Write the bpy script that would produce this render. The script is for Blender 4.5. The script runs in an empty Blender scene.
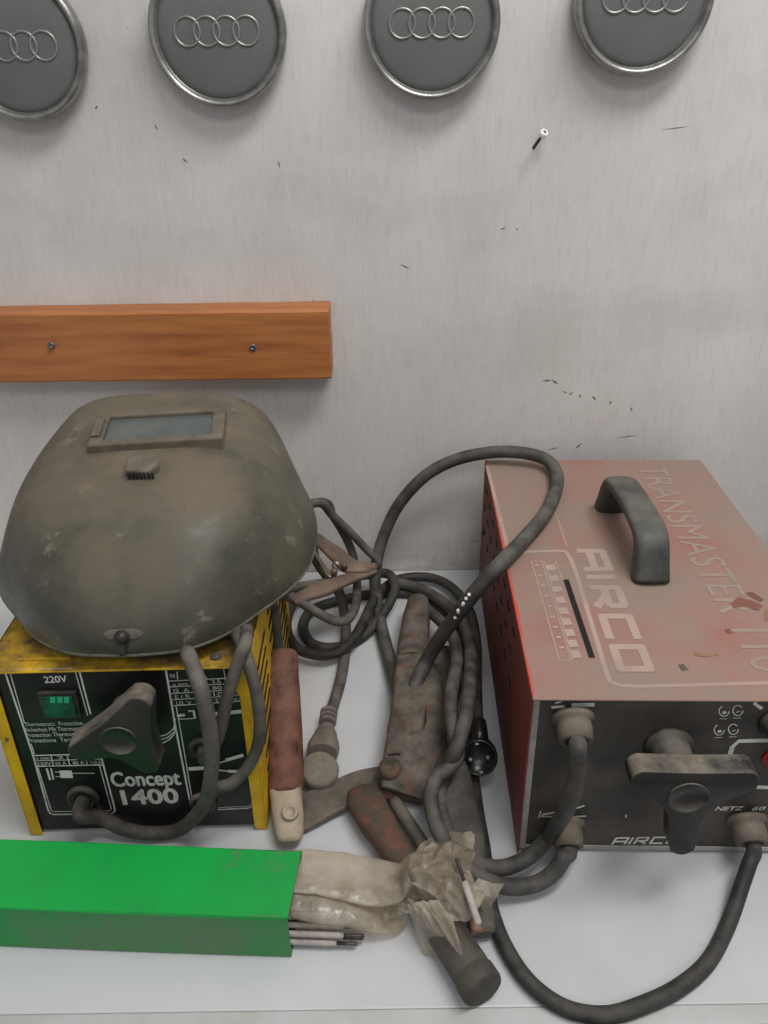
import bpy, bmesh, math, random
from mathutils import Vector, Matrix, noise
random.seed(7)
S = bpy.context.scene
COL = S.collection
PI = math.pi
# ------------------------------------------------------------ camera
F_PX = 816.0; PITCH = math.radians(28.7); ROLL = math.radians(0.85)
EYE = Vector((0, 0, .644))
fw = Vector((0, math.cos(PITCH), -math.sin(PITCH)))
r0 = Vector((1, 0, 0)); u0 = Vector((0, math.sin(PITCH), math.cos(PITCH)))
rt = r0*math.cos(ROLL) - u0*math.sin(ROLL)
up = r0*math.sin(ROLL) + u0*math.cos(ROLL)
cam = bpy.data.cameras.new('camera'); co = bpy.data.objects.new('camera', cam); COL.objects.link(co)
cam.sensor_width = 36; cam.sensor_fit = 'AUTO'; cam.lens = F_PX/1024*36; cam.clip_start = .01; cam.clip_end = 50
co.matrix_world = Matrix(((rt.x, up.x, -fw.x, EYE.x), (rt.y, up.y, -fw.y, EYE.y), (rt.z, up.z, -fw.z, EYE.z), (0, 0, 0, 1)))
S.camera = co

def ray(u, v): return (fw*F_PX + rt*(u-384) + up*(512-v)).normalized()
def plane(u, v, p, n):
    d = ray(u, v); return EYE + d*((p-EYE).dot(n)/d.dot(n))
def atz(u, v, z=0.): return plane(u, v, Vector((0, 0, z)), Vector((0, 0, 1)))
def aty(u, v, y): return plane(u, v, Vector((0, y, 0)), Vector((0, 1, 0)))
def A(pts): return [atz(*p) for p in pts]

# ------------------------------------------------------------ materials
def lin(c):
    return tuple(((x/255)/12.92 if x/255 <= .04045 else ((x/255+.055)/1.055)**2.4) for x in c) + (1,)
def nodes(name):
    m = bpy.data.materials.new(name); m.use_nodes = True
    return m, m.node_tree.nodes, m.node_tree.links, m.node_tree.nodes['Principled BSDF']
def noise_n(N, L, vec, scale, detail=6, rough=.6, lo=.4, hi=.6):
    n = N.new('ShaderNodeTexNoise'); n.inputs['Scale'].default_value = scale; n.inputs['Detail'].default_value = detail
    n.inputs['Roughness'].default_value = rough; L.new(vec, n.inputs['Vector'])
    r = N.new('ShaderNodeMapRange'); r.inputs['From Min'].default_value = lo; r.inputs['From Max'].default_value = hi
    L.new(n.outputs['Fac'], r.inputs['Value']); return r.outputs['Result']
def mixc(N, L, f, a, b, mode='MIX'):
    m = N.new('ShaderNodeMix'); m.data_type = 'RGBA'; m.blend_type = mode
    for i, x in ((0, f), (6, a), (7, b)):
        if isinstance(x, bpy.types.NodeSocket): L.new(x, m.inputs[i])
        else: m.inputs[i].default_value = x
    return m.outputs[2]
def math_n(N, L, op, a, b=None):
    m = N.new('ShaderNodeMath'); m.operation = op; m.use_clamp = True
    for i, x in ((0, a), (1, b)):
        if x is None: continue
        if isinstance(x, bpy.types.NodeSocket): L.new(x, m.inputs[i])
        else: m.inputs[i].default_value = x
    return m.outputs[0]
def mat(name, base, second=None, s2=8, lo2=.42, hi2=.6, dust=None, dustamt=0, dscale=25, top=False,
        rough=.6, metal=0, bump=.15, bscale=120, speck=None, sscale=60, slo=.68, shi=.74, stretch=None, dlo=.38, dhi=.6, tmin=.25):
    """procedural worn surface: base colour, blotches of a second colour, specks, settled dust (grime lies on level faces)"""
    m, N, L, B = nodes(name)
    tc = N.new('ShaderNodeTexCoord'); vec = tc.outputs['Object']
    if stretch:
        mp = N.new('ShaderNodeMapping'); mp.inputs['Scale'].default_value = stretch; L.new(vec, mp.inputs['Vector']); vec2 = mp.outputs['Vector']
    else: vec2 = vec
    c = lin(base); rsock = None
    if second: c = mixc(N, L, noise_n(N, L, vec2, s2, lo=lo2, hi=hi2), c, lin(second))
    if speck: c = mixc(N, L, noise_n(N, L, vec2, sscale, 4, .7, slo, shi), c, lin(speck))
    if dust:
        f = noise_n(N, L, vec, dscale, 9, .68, dlo, dhi)
        if top:
            g = N.new('ShaderNodeNewGeometry'); sp = N.new('ShaderNodeSeparateXYZ'); L.new(g.outputs['Normal'], sp.inputs[0])
            r = N.new('ShaderNodeMapRange'); r.inputs['From Min'].default_value = -.1; r.inputs['From Max'].default_value = .85
            r.inputs['To Min'].default_value = tmin; L.new(sp.outputs['Z'], r.inputs['Value'])
            f = math_n(N, L, 'MULTIPLY', f, r.outputs['Result'])
        f = math_n(N, L, 'MULTIPLY', f, dustamt)
        c = mixc(N, L, f, c, lin(dust))
        rr = N.new('ShaderNodeMapRange'); rr.inputs['To Min'].default_value = rough; rr.inputs['To Max'].default_value = .95
        L.new(f, rr.inputs['Value']); rsock = rr.outputs['Result']
    if isinstance(c, tuple): B.inputs['Base Color'].default_value = c
    else: L.new(c, B.inputs['Base Color'])
    if rsock: L.new(rsock, B.inputs['Roughness'])
    else: B.inputs['Roughness'].default_value = rough
    B.inputs['Metallic'].default_value = metal
    if bump:
        n = N.new('ShaderNodeTexNoise'); n.inputs['Scale'].default_value = bscale; n.inputs['Detail'].default_value = 6; L.new(vec2, n.inputs['Vector'])
        b = N.new('ShaderNodeBump'); b.inputs['Strength'].default_value = bump; b.inputs['Distance'].default_value = .002
        L.new(n.outputs['Fac'], b.inputs['Height']); L.new(b.outputs['Normal'], B.inputs['Normal'])
    return m
DUST = (150, 138, 124)
M = {}
M['table'] = mat('white_laminate', (198, 199, 200), (190, 191, 193), 5, speck=(150, 145, 138), sscale=140, slo=.72, shi=.8, rough=.42, bump=.03)
M['edge'] = mat('edge_strip', (186, 187, 186), (178, 177, 173), 20, rough=.5, bump=.05)
M['floor'] = mat('brown_floor', (120, 98, 84), (96, 80, 70), 6, rough=.8)
M['cap_face'] = mat('grey_paint', (108, 107, 105), (100, 99, 97), 9, rough=.5, metal=.1, bump=.05, bscale=400)
M['chrome'] = mat('worn_chrome', (158, 157, 154), (124, 123, 120), 40, rough=.34, metal=.75, bump=.05)
M['emblem'] = mat('emblem_metal', (150, 149, 146), rough=.35, metal=.7, bump=0)
M['wood'] = mat('stained_pine', (184, 116, 64), (152, 90, 47), 5, .38, .66, stretch=(1.2, 9, 14), rough=.5, bump=.1, bscale=30, speck=(92, 56, 38), sscale=5, slo=.64, shi=.76)
M['screw'] = mat('zinc_screw', (120, 122, 124), rough=.4, metal=.8, bump=0)
M['mask'] = mat('olive_fibre', (56, 59, 49), (80, 79, 67), 16, .42, .6, dust=(108, 96, 80), dustamt=1.0, dscale=13, dlo=.26, dhi=.62, tmin=.0, top=True, rough=.3, bump=.2, bscale=60, speck=(132, 128, 114), sscale=34, slo=.62, shi=.74)
M['mask_frame'] = mat('olive_frame', (96, 88, 75), (76, 71, 60), 30, dust=(124, 113, 98), dustamt=.6, dscale=40, rough=.7)
M['mask_rim'] = mat('scuffed_rim', (104, 101, 86), (78, 76, 64), 40, .45, .6, rough=.55)
M['jet'] = mat('jet_plastic', (22, 22, 22), (30, 30, 29), 30, rough=.3, bump=.05)
M['glass'] = mat('dusty_glass', (84, 90, 88), (98, 100, 95), 20, rough=.25, bump=.02)
M['dark'] = mat('black_plastic', (28, 28, 28), (38, 37, 36), 14, dust=DUST, dustamt=.18, top=True, rough=.4)
M['knob'] = mat('knob_bakelite', (30, 31, 30), (40, 39, 37), 20, dust=(124, 114, 101), dustamt=1.15, tmin=-.1, dscale=14, top=True, rough=.35, bump=.08)
M['yellow'] = mat('yellow_enamel', (232, 184, 8), (206, 158, 16), 18, .45, .7, dust=(96, 78, 46), dustamt=1.15, dscale=18, dlo=.32, dhi=.66, top=True, rough=.45, speck=(66, 56, 44), sscale=70, slo=.62, shi=.68)
M['panel'] = mat('black_panel', (20, 20, 20), (30, 29, 28), 18, .45, .6, rough=.38, bump=.05)
M['print'] = mat('white_print', (205, 205, 200), (150, 148, 142), 60, .5, .75, rough=.5, bump=0)
M['green_lens'] = mat('green_switch', (14, 96, 66), (8, 60, 42), 60, rough=.25, bump=0)
M['green_print'] = mat('green_mark', (44, 170, 120), rough=.3, bump=0)
M['cable'] = mat('rubber_cable', (54, 53, 51), (66, 64, 61), 40, dust=(112, 106, 98), dustamt=.5, dscale=40, top=True, rough=.6, bump=.12, bscale=200, speck=(150, 148, 142), sscale=70, slo=.72, shi=.76)
M['cable_dusty'] = mat('dusty_cable', (66, 62, 58), (80, 75, 69), 40, dust=(122, 113, 103), dustamt=.6, dscale=40, top=True, rough=.7, bump=.12, bscale=200)
M['cable_dark'] = mat('dark_cable', (34, 33, 32), (46, 45, 43), 40, dust=(92, 87, 80), dustamt=.42, dscale=40, top=True, rough=.6, bump=.12, bscale=200)
M['plug'] = mat('grey_plug', (98, 92, 84), (74, 68, 60), 50, dust=DUST, dustamt=.6, dscale=50, rough=.7)
M['brick'] = mat('brown_fibre', (104, 60, 46), (76, 42, 34), 40, .44, .58, dust=(126, 92, 74), dustamt=.7, dscale=50, rough=.6, bump=.2, speck=(58, 28, 22), sscale=120, slo=.6, shi=.66)
M['cream'] = mat('cream_fibre', (176, 162, 142), (150, 134, 114), 25, rough=.7, bump=.15, speck=(110, 92, 74), sscale=50)
M['rust'] = mat('rusted_steel', (70, 63, 55), (92, 64, 50), 55, .48, .6, dust=(112, 105, 94), dustamt=.8, dscale=42, rough=.75, bump=.4, bscale=80, speck=(46, 38, 33), sscale=95, slo=.58, shi=.64)
M['rust_red'] = mat('red_rust', (72, 64, 54), (104, 68, 52), 70, .42, .62, rough=.75, bump=.4, bscale=80)
M['steel'] = mat('dull_steel', (80, 75, 67), (66, 62, 55), 18, rough=.6, metal=.2, bump=.15, dust=DUST, dustamt=.4)
M['rubber'] = mat('grey_rubber', (62, 60, 56), (52, 50, 48), 22, dust=(108, 102, 92), dustamt=.7, dscale=20, rough=.7, bump=.2)
M['handle_black'] = mat('olive_rubber', (48, 46, 41), (60, 57, 51), 30, dust=(98, 92, 81), dustamt=.5, dscale=20, rough=.6, bump=.15)
M['copper'] = mat('dusty_copper', (124, 102, 88), (100, 82, 71), 30, rough=.6, metal=.15, bump=.15)
M['spring'] = mat('spring_wire', (170, 160, 140), rough=.35, metal=.8, bump=0)
M['red_top'] = mat('dusty_red_enamel', (150, 114, 103), (150, 100, 88), 10, .42, .7, dust=(142, 122, 110), dustamt=1.3, dscale=7, top=True, rough=.5, bump=.06, speck=(126, 80, 66), sscale=22, slo=.74, shi=.79)
M['red_side'] = mat('red_enamel', (120, 44, 35), (98, 38, 31), 14, .4, .6, rough=.5, bump=.06, dust=(108, 66, 54), dustamt=.5, dscale=8)
M['red_bare'] = mat('scuffed_red', (196, 66, 50), (182, 92, 78), 25, rough=.5, bump=.06)
M['dust_print'] = mat('dust_faded_print', (172, 149, 137), (160, 137, 126), 14, rough=.85, bump=.02)
M['dust_print2'] = mat('dust_faded_name', (154, 137, 125), (146, 128, 116), 14, rough=.85, bump=.02)
M['black'] = mat('black_gap', (12, 10, 10), rough=.8, bump=0)
M['apanel'] = mat('sooty_panel', (42, 41, 39), (70, 62, 54), 13, .45, .66, rough=.6, bump=.08, dust=(100, 90, 80), dustamt=.45, dscale=14, speck=(120, 116, 108), sscale=50, slo=.7, shi=.74)
M['alu'] = mat('aluminium_strip', (170, 168, 164), (146, 142, 136), 30, rough=.5, metal=.3, bump=.08)
M['grab'] = mat('grey_grip', (42, 45, 43), (54, 57, 54), 20, dust=(112, 109, 99), dustamt=.7, dscale=18, top=True, rough=.42, bump=.15)
M['gland'] = mat('dusty_gland', (96, 86, 75), (80, 72, 63), 30, dust=(138, 127, 113), dustamt=.8, dscale=30, top=True, rough=.8)
M['red_button'] = mat('red_button', (172, 40, 38), rough=.4, bump=0)
M['green'] = mat('green_carton', (6, 164, 66), (16, 148, 62), 7, .42, .62, rough=.5, bump=.08, bscale=300, speck=(88, 120, 84), sscale=14, slo=.64, shi=.74)
M['green_side'] = mat('green_carton_side', (30, 140, 66), (84, 122, 84), 12, .38, .66, rough=.6, bump=.08, bscale=300)
M['carton'] = mat('carton_inside', (110, 120, 92), (84, 96, 74), 20, rough=.9)
M['flux'] = mat('flux_coating', (178, 170, 162), (150, 140, 132), 60, rough=.8, bump=.2, bscale=400)
M['flux_grey'] = mat('grey_flux', (128, 134, 136), (110, 114, 116), 60, rough=.7, bump=.2, bscale=400)
M['core'] = mat('steel_core', (92, 84, 78), (60, 54, 50), 80, rough=.5, metal=.5)
M['orange'] = mat('copper_tip', (150, 104, 80), (112, 82, 64), 60, rough=.5)
M['ochre'] = mat('ochre_stain', (150, 116, 88), (138, 104, 80), 60, rough=.9, bump=0)
M['brown_stain'] = mat('brown_stain', (128, 84, 68), (112, 74, 62), 60, rough=.9, bump=0)
M['soot'] = mat('soot_mark', (84, 74, 66), (100, 88, 78), 200, rough=.9, bump=0)
M['mark'] = mat('wall_chip', (84, 78, 70), (110, 96, 78), 60, rough=.9, bump=0)
M['white_plastic'] = mat('white_plastic', (235, 235, 232), rough=.5, bump=0)

def wall_mat():
    m, N, L, B = nodes('whitewashed_board')
    tc = N.new('ShaderNodeTexCoord'); vec = tc.outputs['Object']
    def mp(s):
        q = N.new('ShaderNodeMapping'); q.inputs['Scale'].default_value = s; L.new(vec, q.inputs['Vector']); return q.outputs['Vector']
    streak = mp((60, 1, 9)); wide = mp((3, 1, 2))
    c = mixc(N, L, noise_n(N, L, wide, 1.0, 5, .6, .35, .68), lin((214, 211, 207)), lin((192, 187, 183)))
    f = noise_n(N, L, streak, 3, 9, .75, .5, .72)
    c = mixc(N, L, math_n(N, L, 'MULTIPLY', f, .38), c, lin((160, 154, 147)))
    f = noise_n(N, L, mp((70, 1, 4)), 5, 6, .7, .55, .7)
    c = mixc(N, L, math_n(N, L, 'MULTIPLY', f, .4), c, lin((226, 225, 223)))
    f = noise_n(N, L, mp((2.2, 1, 5)), 1.4, 4, .5, .52, .75)
    c = mixc(N, L, math_n(N, L, 'MULTIPLY', f, .45), c, lin((168, 158, 151)))
    # dark pin-point specks and short nicks
    f = noise_n(N, L, mp((1, 1, .5)), 90, 3, .6, .735, .77)
    c = mixc(N, L, math_n(N, L, 'MULTIPLY', f, .7), c, lin((96, 88, 78)))
    # darker, noise-broken band where the bench meets the wall
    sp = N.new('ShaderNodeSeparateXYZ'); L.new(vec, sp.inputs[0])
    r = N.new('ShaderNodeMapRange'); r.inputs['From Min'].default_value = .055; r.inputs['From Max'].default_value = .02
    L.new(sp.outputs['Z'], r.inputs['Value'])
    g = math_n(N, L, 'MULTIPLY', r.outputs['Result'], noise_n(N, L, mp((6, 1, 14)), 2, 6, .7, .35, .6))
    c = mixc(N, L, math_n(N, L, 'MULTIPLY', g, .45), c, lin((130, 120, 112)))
    L.new(c, B.inputs['Base Color']); B.inputs['Roughness'].default_value = .7
    n = N.new('ShaderNodeTexNoise'); n.inputs['Scale'].default_value = 8; n.inputs['Detail'].default_value = 9; L.new(streak, n.inputs['Vector'])
    b = N.new('ShaderNodeBump'); b.inputs['Strength'].default_value = .12; b.inputs['Distance'].default_value = .002
    L.new(n.outputs['Fac'], b.inputs['Height']); L.new(b.outputs['Normal'], B.inputs['Normal'])
    return m
M['wall'] = wall_mat()
def bag_mat():
    m, N, L, B = nodes('cloudy_plastic')
    tc = N.new('ShaderNodeTexCoord'); vec = tc.outputs['Object']
    c = mixc(N, L, noise_n(N, L, vec, 18, 6, .6, .4, .65), lin((212, 205, 192)), lin((184, 174, 158)))
    L.new(c, B.inputs['Base Color']); B.inputs['Roughness'].default_value = .16
    B.inputs['Specular IOR Level'].default_value = .6
    n = N.new('ShaderNodeTexNoise'); n.inputs['Scale'].default_value = 70; n.inputs['Detail'].default_value = 3; n.inputs['Distortion'].default_value = 2; L.new(vec, n.inputs['Vector'])
    b = N.new('ShaderNodeBump'); b.inputs['Strength'].default_value = .45; b.inputs['Distance'].default_value = .003
    L.new(n.outputs['Fac'], b.inputs['Height']); L.new(b.outputs['Normal'], B.inputs['Normal'])
    t = N.new('ShaderNodeBsdfTransparent'); t.inputs['Color'].default_value = (.93, .9, .85, 1)
    mx = N.new('ShaderNodeMixShader')
    r = N.new('ShaderNodeMapRange'); r.inputs['To Min'].default_value = .13; r.inputs['To Max'].default_value = .38
    L.new(noise_n(N, L, vec, 26, 4, .6, .4, .62), r.inputs['Value']); L.new(r.outputs['Result'], mx.inputs[0])
    L.new(t.outputs[0], mx.inputs[1]); L.new(B.outputs[0], mx.inputs[2])
    L.new(mx.outputs[0], N['Material Output'].inputs['Surface'])
    return m
M['bag'] = bag_mat()

# ------------------------------------------------------------ mesh helpers
class MB:
    def __init__(s): s.b = bmesh.new(); s.mi = 0; s.smooth = True
    def _f(s, vs):
        try:
            f = s.b.faces.new(vs); f.material_index = s.mi; f.smooth = s.smooth; return f
        except ValueError: return None
    def box(s, lo, hi, bev=0, seg=2, mtx=None, flat=True):
        t = bmesh.new(); bmesh.ops.create_cube(t, size=1)
        lo, hi = Vector(lo), Vector(hi)
        for v in t.verts: v.co = Vector(((v.co.x+.5)*(hi.x-lo.x)+lo.x, (v.co.y+.5)*(hi.y-lo.y)+lo.y, (v.co.z+.5)*(hi.z-lo.z)+lo.z))
        if bev: bmesh.ops.bevel(t, geom=list(t.edges), offset=bev, segments=seg, affect='EDGES', profile=.5)
        s.merge(t, mtx, smooth=False); return s
    def merge(s, t, mtx=None, smooth=None):
        mp = {}
        for v in t.verts: mp[v] = s.b.verts.new(mtx @ v.co if mtx else v.co)
        for f in t.faces:
            g = s._f([mp[v] for v in f.verts])
            if g and smooth is not None: g.smooth = smooth
        t.free()
    def rings(s, rs, cap0=True, cap1=True, closed=True):
        vr = [[s.b.verts.new(p) for p in r] for r in rs]
        n = len(rs[0])
        for i in range(len(vr)-1):
            for j in range(n if closed else n-1):
                s._f([vr[i][j], vr[i][(j+1) % n], vr[i+1][(j+1) % n], vr[i+1][j]])
        if cap0 and closed:
            f = s._f(list(reversed(vr[0])));
            if f: f.smooth = False
        if cap1 and closed:
            f = s._f(vr[-1])
            if f: f.smooth = False
        return s
    def lathe(s, prof, o=(0, 0, 0), axis=(0, 0, 1), n=40, sq=None, cap=True):
        """prof: (radius, distance along axis)"""
        a = Vector(axis).normalized(); o = Vector(o)
        x = a.orthogonal().normalized() if sq is None else Vector(sq).normalized(); y = a.cross(x)
        rs = []
        for r, h in prof:
            r = max(r, 1e-5)
            rs.append([o + a*h + x*(r*math.cos(2*PI*k/n)) + y*(r*math.sin(2*PI*k/n)) for k in range(n)])
        return s.rings(rs, cap, cap)
    def tube(s, pts, r, n=12, sub=8, wob=0, cap=True, ratio=1):
        P = catmull(pts, sub); R = r if callable(r) else (lambda t: r)
        t0 = (P[1]-P[0]).normalized(); x = t0.orthogonal().normalized(); rs = []
        m = len(P)
        for i, p in enumerate(P):
            t = (P[min(i+1, m-1)]-P[max(i-1, 0)]).normalized()
            x = (x - t*x.dot(t)).normalized(); y = t.cross(x); rr = R(i/(m-1))
            rs.append([p + (x*math.cos(2*PI*k/n) + y*math.sin(2*PI*k/n))*rr for k in range(n)])
        return s.rings(rs, cap, cap)
    def loft(s, secs, n=24, e=2.6, sub=4, cap=True):
        """secs: (centre, half width, half height, side vector) superelliptic sections, smoothly interpolated"""
        C = catmull([q[0] for q in secs], sub)
        def lerp(k, i):
            t = i/sub; a = min(int(t), len(secs)-2); f = t-a; f = f*f*(3-2*f); return secs[a][k]*(1-f)+secs[a+1][k]*f
        m = len(C); rs = []
        for i, c in enumerate(C):
            t = (C[min(i+1, m-1)]-C[max(i-1, 0)]).normalized()
            sd = lerp(3, i); sd = (sd - t*sd.dot(t)).normalized(); nn = sd.cross(t)
            if nn.z < 0: nn = -nn
            w, h = lerp(1, i), lerp(2, i); ring = []
            for k in range(n):
                a = 2*PI*k/n; cx, sy = math.cos(a), math.sin(a)
                ring.append(c + sd*(w*math.copysign(abs(cx)**(2/e), cx)) + nn*(h*math.copysign(abs(sy)**(2/e), sy)))
            rs.append(ring)
        return s.rings(rs, cap, cap)
    def prism(s, poly, o, ex, ey, depth_vec, bev=0, seg=3):
        t = bmesh.new(); o, ex, ey, dv = map(Vector, (o, ex, ey, depth_vec))
        f0 = t.faces.new([t.verts.new(o+ex*x+ey*y) for x, y in poly])
        r = bmesh.ops.extrude_face_region(t, geom=[f0])
        for v in [g for g in r['geom'] if isinstance(g, bmesh.types.BMVert)]: v.co += dv
        t.faces.ensure_lookup_table(); bmesh.ops.recalc_face_normals(t, faces=list(t.faces))
        if bev:
            es = [e for e in t.edges if any(len(f.verts) > 4 for f in e.link_faces)] or list(t.edges)
            bmesh.ops.bevel(t, geom=es, offset=bev, segments=seg, affect='EDGES', profile=.5, clamp_overlap=True)
        s.merge(t, None, smooth=bool(bev)); return s
    def ribbon(s, pts, w, nrm, closed=False, th=.0002):
        """flat painted stroke following pts on a surface of normal nrm"""
        nrm = Vector(nrm); n = len(pts); s.rc = getattr(s, 'rc', 0)+1; th = th + s.rc*.00001
        L_, R_ = [], []
        for i, p in enumerate(pts):
            a = pts[i-1] if (i > 0 or closed) else p; b = pts[(i+1) % n] if (i < n-1 or closed) else p
            t = (b-a).normalized(); sd = nrm.cross(t).normalized()*w/2
            L_.append(s.b.verts.new(p+sd+nrm*th)); R_.append(s.b.verts.new(p-sd+nrm*th))
        for i in range(n if closed else n-1):
            s._f([R_[i], R_[(i+1) % n], L_[(i+1) % n], L_[i]])
        return s
    def poly(s, pts, nrm=None, th=0.):
        o = Vector(nrm)*th if nrm is not None else Vector()
        s._f([s.b.verts.new(p+o) for p in pts]); return s
def catmull(pts, sub):
    pts = [Vector(p) for p in pts]
    if len(pts) < 3 and sub > 0:
        return [pts[0].lerp(pts[1], i/sub) for i in range(sub+1)]
    out = []; P = [pts[0]*2-pts[1]] + pts + [pts[-1]*2-pts[-2]]
    for i in range(1, len(P)-2):
        a, b, c, d = P[i-1:i+3]
        for k in range(sub):
            t = k/sub
            out.append(.5*((2*b)+(c-a)*t+(2*a-5*b+4*c-d)*t*t+(-a+3*b-3*c+d)*t**3))
    out.append(pts[-1]); return out

def world(o):
    return o['_mw'] if False else MW[o.name]
MW = {}
def thing(name, label, cat, loc, rotz=0, group=None):
    o = bpy.data.objects.new(name, None); COL.objects.link(o); o.empty_display_size = .03
    o.location = loc; o.rotation_euler = (0, 0, rotz)
    MW[o.name] = Matrix.Translation(Vector(loc)) @ Matrix.Rotation(rotz, 4, 'Z')
    o['label'] = label; o['category'] = cat
    if group: o['group'] = group
    return o
def obj(name, mb, mt, parent=None, local=False, label=None, origin=None, solid=0, normals=True):
    """links the builder as one mesh object; coordinates are world ones unless local (= frame of the top thing)"""
    if isinstance(mb, MB):
        if normals: bmesh.ops.recalc_face_normals(mb.b, faces=list(mb.b.faces))
        me = bpy.data.meshes.new(name); mb.b.to_mesh(me); mb.b.free()
    else: me = mb; me.name = name
    for q in (mt if isinstance(mt, (list, tuple)) else [mt]): me.materials.append(q)
    o = bpy.data.objects.new(name, me); COL.objects.link(o)
    if parent:
        o.parent = parent; MW[o.name] = MW[parent.name].copy()
        if not local: me.transform(MW[parent.name].inverted())
    else:
        c = Vector(origin) if origin is not None else Vector((sum(v.co.x for v in me.vertices)/len(me.vertices), sum(v.co.y for v in me.vertices)/len(me.vertices), min(v.co.z for v in me.vertices)))
        me.transform(Matrix.Translation(-c)); o.location = c; MW[o.name] = Matrix.Translation(c)
    if solid:
        md = o.modifiers.new('thickness', 'SOLIDIFY'); md.thickness = solid; md.offset = 0
    if label: o['label'] = label
    return o
def tag(o, label, cat, group=None):
    o['label'] = label; o['category'] = cat
    if group: o['group'] = group
    return o
def struct(o): o['kind'] = 'structure'; return o

def text_mesh(body, p0, p1, up_pt, normal, bold=0., shear=0., th=.0003, spacing=1.):
    """lettering fitted so that the baseline runs p0->p1 and capitals reach up_pt's height"""
    cu = bpy.data.curves.new('lettering', 'FONT'); cu.body = body; cu.size = 1; cu.offset = bold; cu.shear = shear; cu.space_character = spacing
    cu.resolution_u = 3; cu.fill_mode = 'FRONT'
    to = bpy.data.objects.new('lettering', cu); COL.objects.link(to); bpy.context.view_layer.update()
    me = bpy.data.meshes.new_from_object(to.evaluated_get(bpy.context.evaluated_depsgraph_get()))
    bpy.data.objects.remove(to); bpy.data.curves.remove(cu)
    xs = [v.co.x for v in me.vertices]; ys = [v.co.y for v in me.vertices]
    x0, x1 = min(xs), max(xs); y1 = .69
    ex = (p1-p0); n = Vector(normal).normalized(); ey = n.cross(ex).normalized()
    h = abs((up_pt-p0).dot(ey))
    for v in me.vertices:
        v.co = p0 + ex*((v.co.x-x0)/(x1-x0)) + ey*(v.co.y/y1*h) + n*th
    return me
def add_mesh(mb, me):
    t = bmesh.new(); t.from_mesh(me); mb.merge(t, None, smooth=False); bpy.data.meshes.remove(me)

# ============================================================ SETTING
wl = MB(); wl.smooth = False
wl.box((-2.2, 1.0, -.9), (2.2, 1.06, 1.9))
wl.mi = 1
WN = Vector((0, -1, 0))
for a, b, w in [((542, 381), (552, 380), 2), ((552, 380), (558, 384), 2.2), ((563, 391), (567, 393), 1.6), ((569, 395), (573, 392), 1.8), ((579, 394), (581, 398), 1.5),
                ((592, 396), (596, 400), 2.2), ((609, 404), (612, 401), 2.2), ((631, 411), (632, 407), 2), ((575, 449), (582, 443), 1.8), ((547, 450), (560, 447), 1.2),
                ((500, 230), (506, 227), 1.4), ((516, 229), (518, 229), 1.6), ((400, 264), (410, 269), 1.3), ((182, 158), (188, 163), 1.4), ((205, 90), (210, 94), 1.3),
                ((278, 160), (280, 168), 1.2), ((95, 109), (98, 106), 2), ((154, 124), (158, 130), 1.2), ((660, 130), (692, 126), .7), ((615, 438), (640, 435), 1), ((470, 541), (478, 541), 1.2)]:
    p, q = aty(*a, 1.), aty(*b, 1.)
    d = (q-p); sd = WN.cross(d).normalized()*w*.0006
    wl.poly([p, p+d*.5+sd, q, p+d*.5-sd*.8], WN, .0003)
struct(obj('wall_back', wl, [M['wall'], M['mark']], origin=(0, 1, 0), normals=False))
fl = MB().box((-2.2, -1.4, -.95), (2.2, 1.06, -.9)); struct(obj('floor', fl, M['floor'], origin=(0, 0, -.9)))

# workbench
yf = atz(384, 1009, 0).y
tb = thing('workbench', 'white topped workbench standing along the whitewashed wall', 'workbench', (0, .68, -.9))
obj('worktop', MB().box((-1.3, yf, -.03), (1.3, .9985, 0), .0015), M['table'], tb)
e = MB()
e.box((-1.3, yf-.016, -.034), (.148, yf-.0005, .0012), .0012); e.box((.1495, yf-.016, -.034), (1.3, yf-.0005, .0012), .0012)
obj('edge_strip', e, M['edge'], tb, label='pale strip capping the front edge')
for x in (-1.24, 1.24):
    for y in (yf+.06, .94):
        obj('leg', MB().box((x-.025, y-.025, -.9), (x+.025, y+.025, -.0305), .003), M['alu'], tb)
obj('apron', MB().box((-1.2, yf+.05, -.11), (1.2, yf+.07, -.0305), .002), M['edge'], tb)

# ============================================================ WALL THINGS
R = .0712
def cap_thing(u, v, label):
    c = aty(u, v, .972); c.y = 1.0
    t = thing('wheel_center_cap', label, 'wheel cap', c, 0, 'wheel centre caps hung in a row on the wall')
    d = (0, -1, 0)
    obj('rim', MB().lathe([(R*.9, .0008), (R*.97, .004), (R*1.0, .012), (R*1.0, .020), (R*.985, .0245), (R*.955, .0265), (R*.925, .0262), (R*.895, .0235), (R*.87, .019)], (0, 0, 0), d, 72), M['chrome'], t, True)
    face = [(R*.90, .012), (R*.875, .0195)] + [(R*.86*math.cos(a), .0205+.0045*math.sin(a)) for a in [i*PI/2/8 for i in range(9)]]
    obj('face', MB().lathe(face, (0, 0, 0), d, 72), M['cap_face'], t, True)
    for k in range(4):
        cx = (k-1.5)*.0202; rr = .0133; pts = []
        ring = []
        n = 40
        mbr = MB(); rs = []
        for i in range(n):
            a = 2*PI*i/n; px, pz = cx+rr*math.cos(a), rr*math.sin(a)
            q = math.hypot(px, pz)/(R*.86); dep = .0205+.0045*math.sqrt(max(0, 1-q*q)) + .0004
            rad = Vector((math.cos(a), 0, math.sin(a)))
            rs.append([Vector((px, -dep, pz)) + rad*(.0014*math.cos(b)) + Vector((0, -1, 0))*(.0009*math.sin(b)) for b in [2*PI*j/8 for j in range(8)]])
        rs.append(rs[0]); mbr.rings(rs, False, False)
        bmesh.ops.remove_doubles(mbr.b, verts=list(mbr.b.verts), dist=1e-6)
        obj('emblem_ring', mbr, M['emblem'], t, True)
    return t
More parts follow.
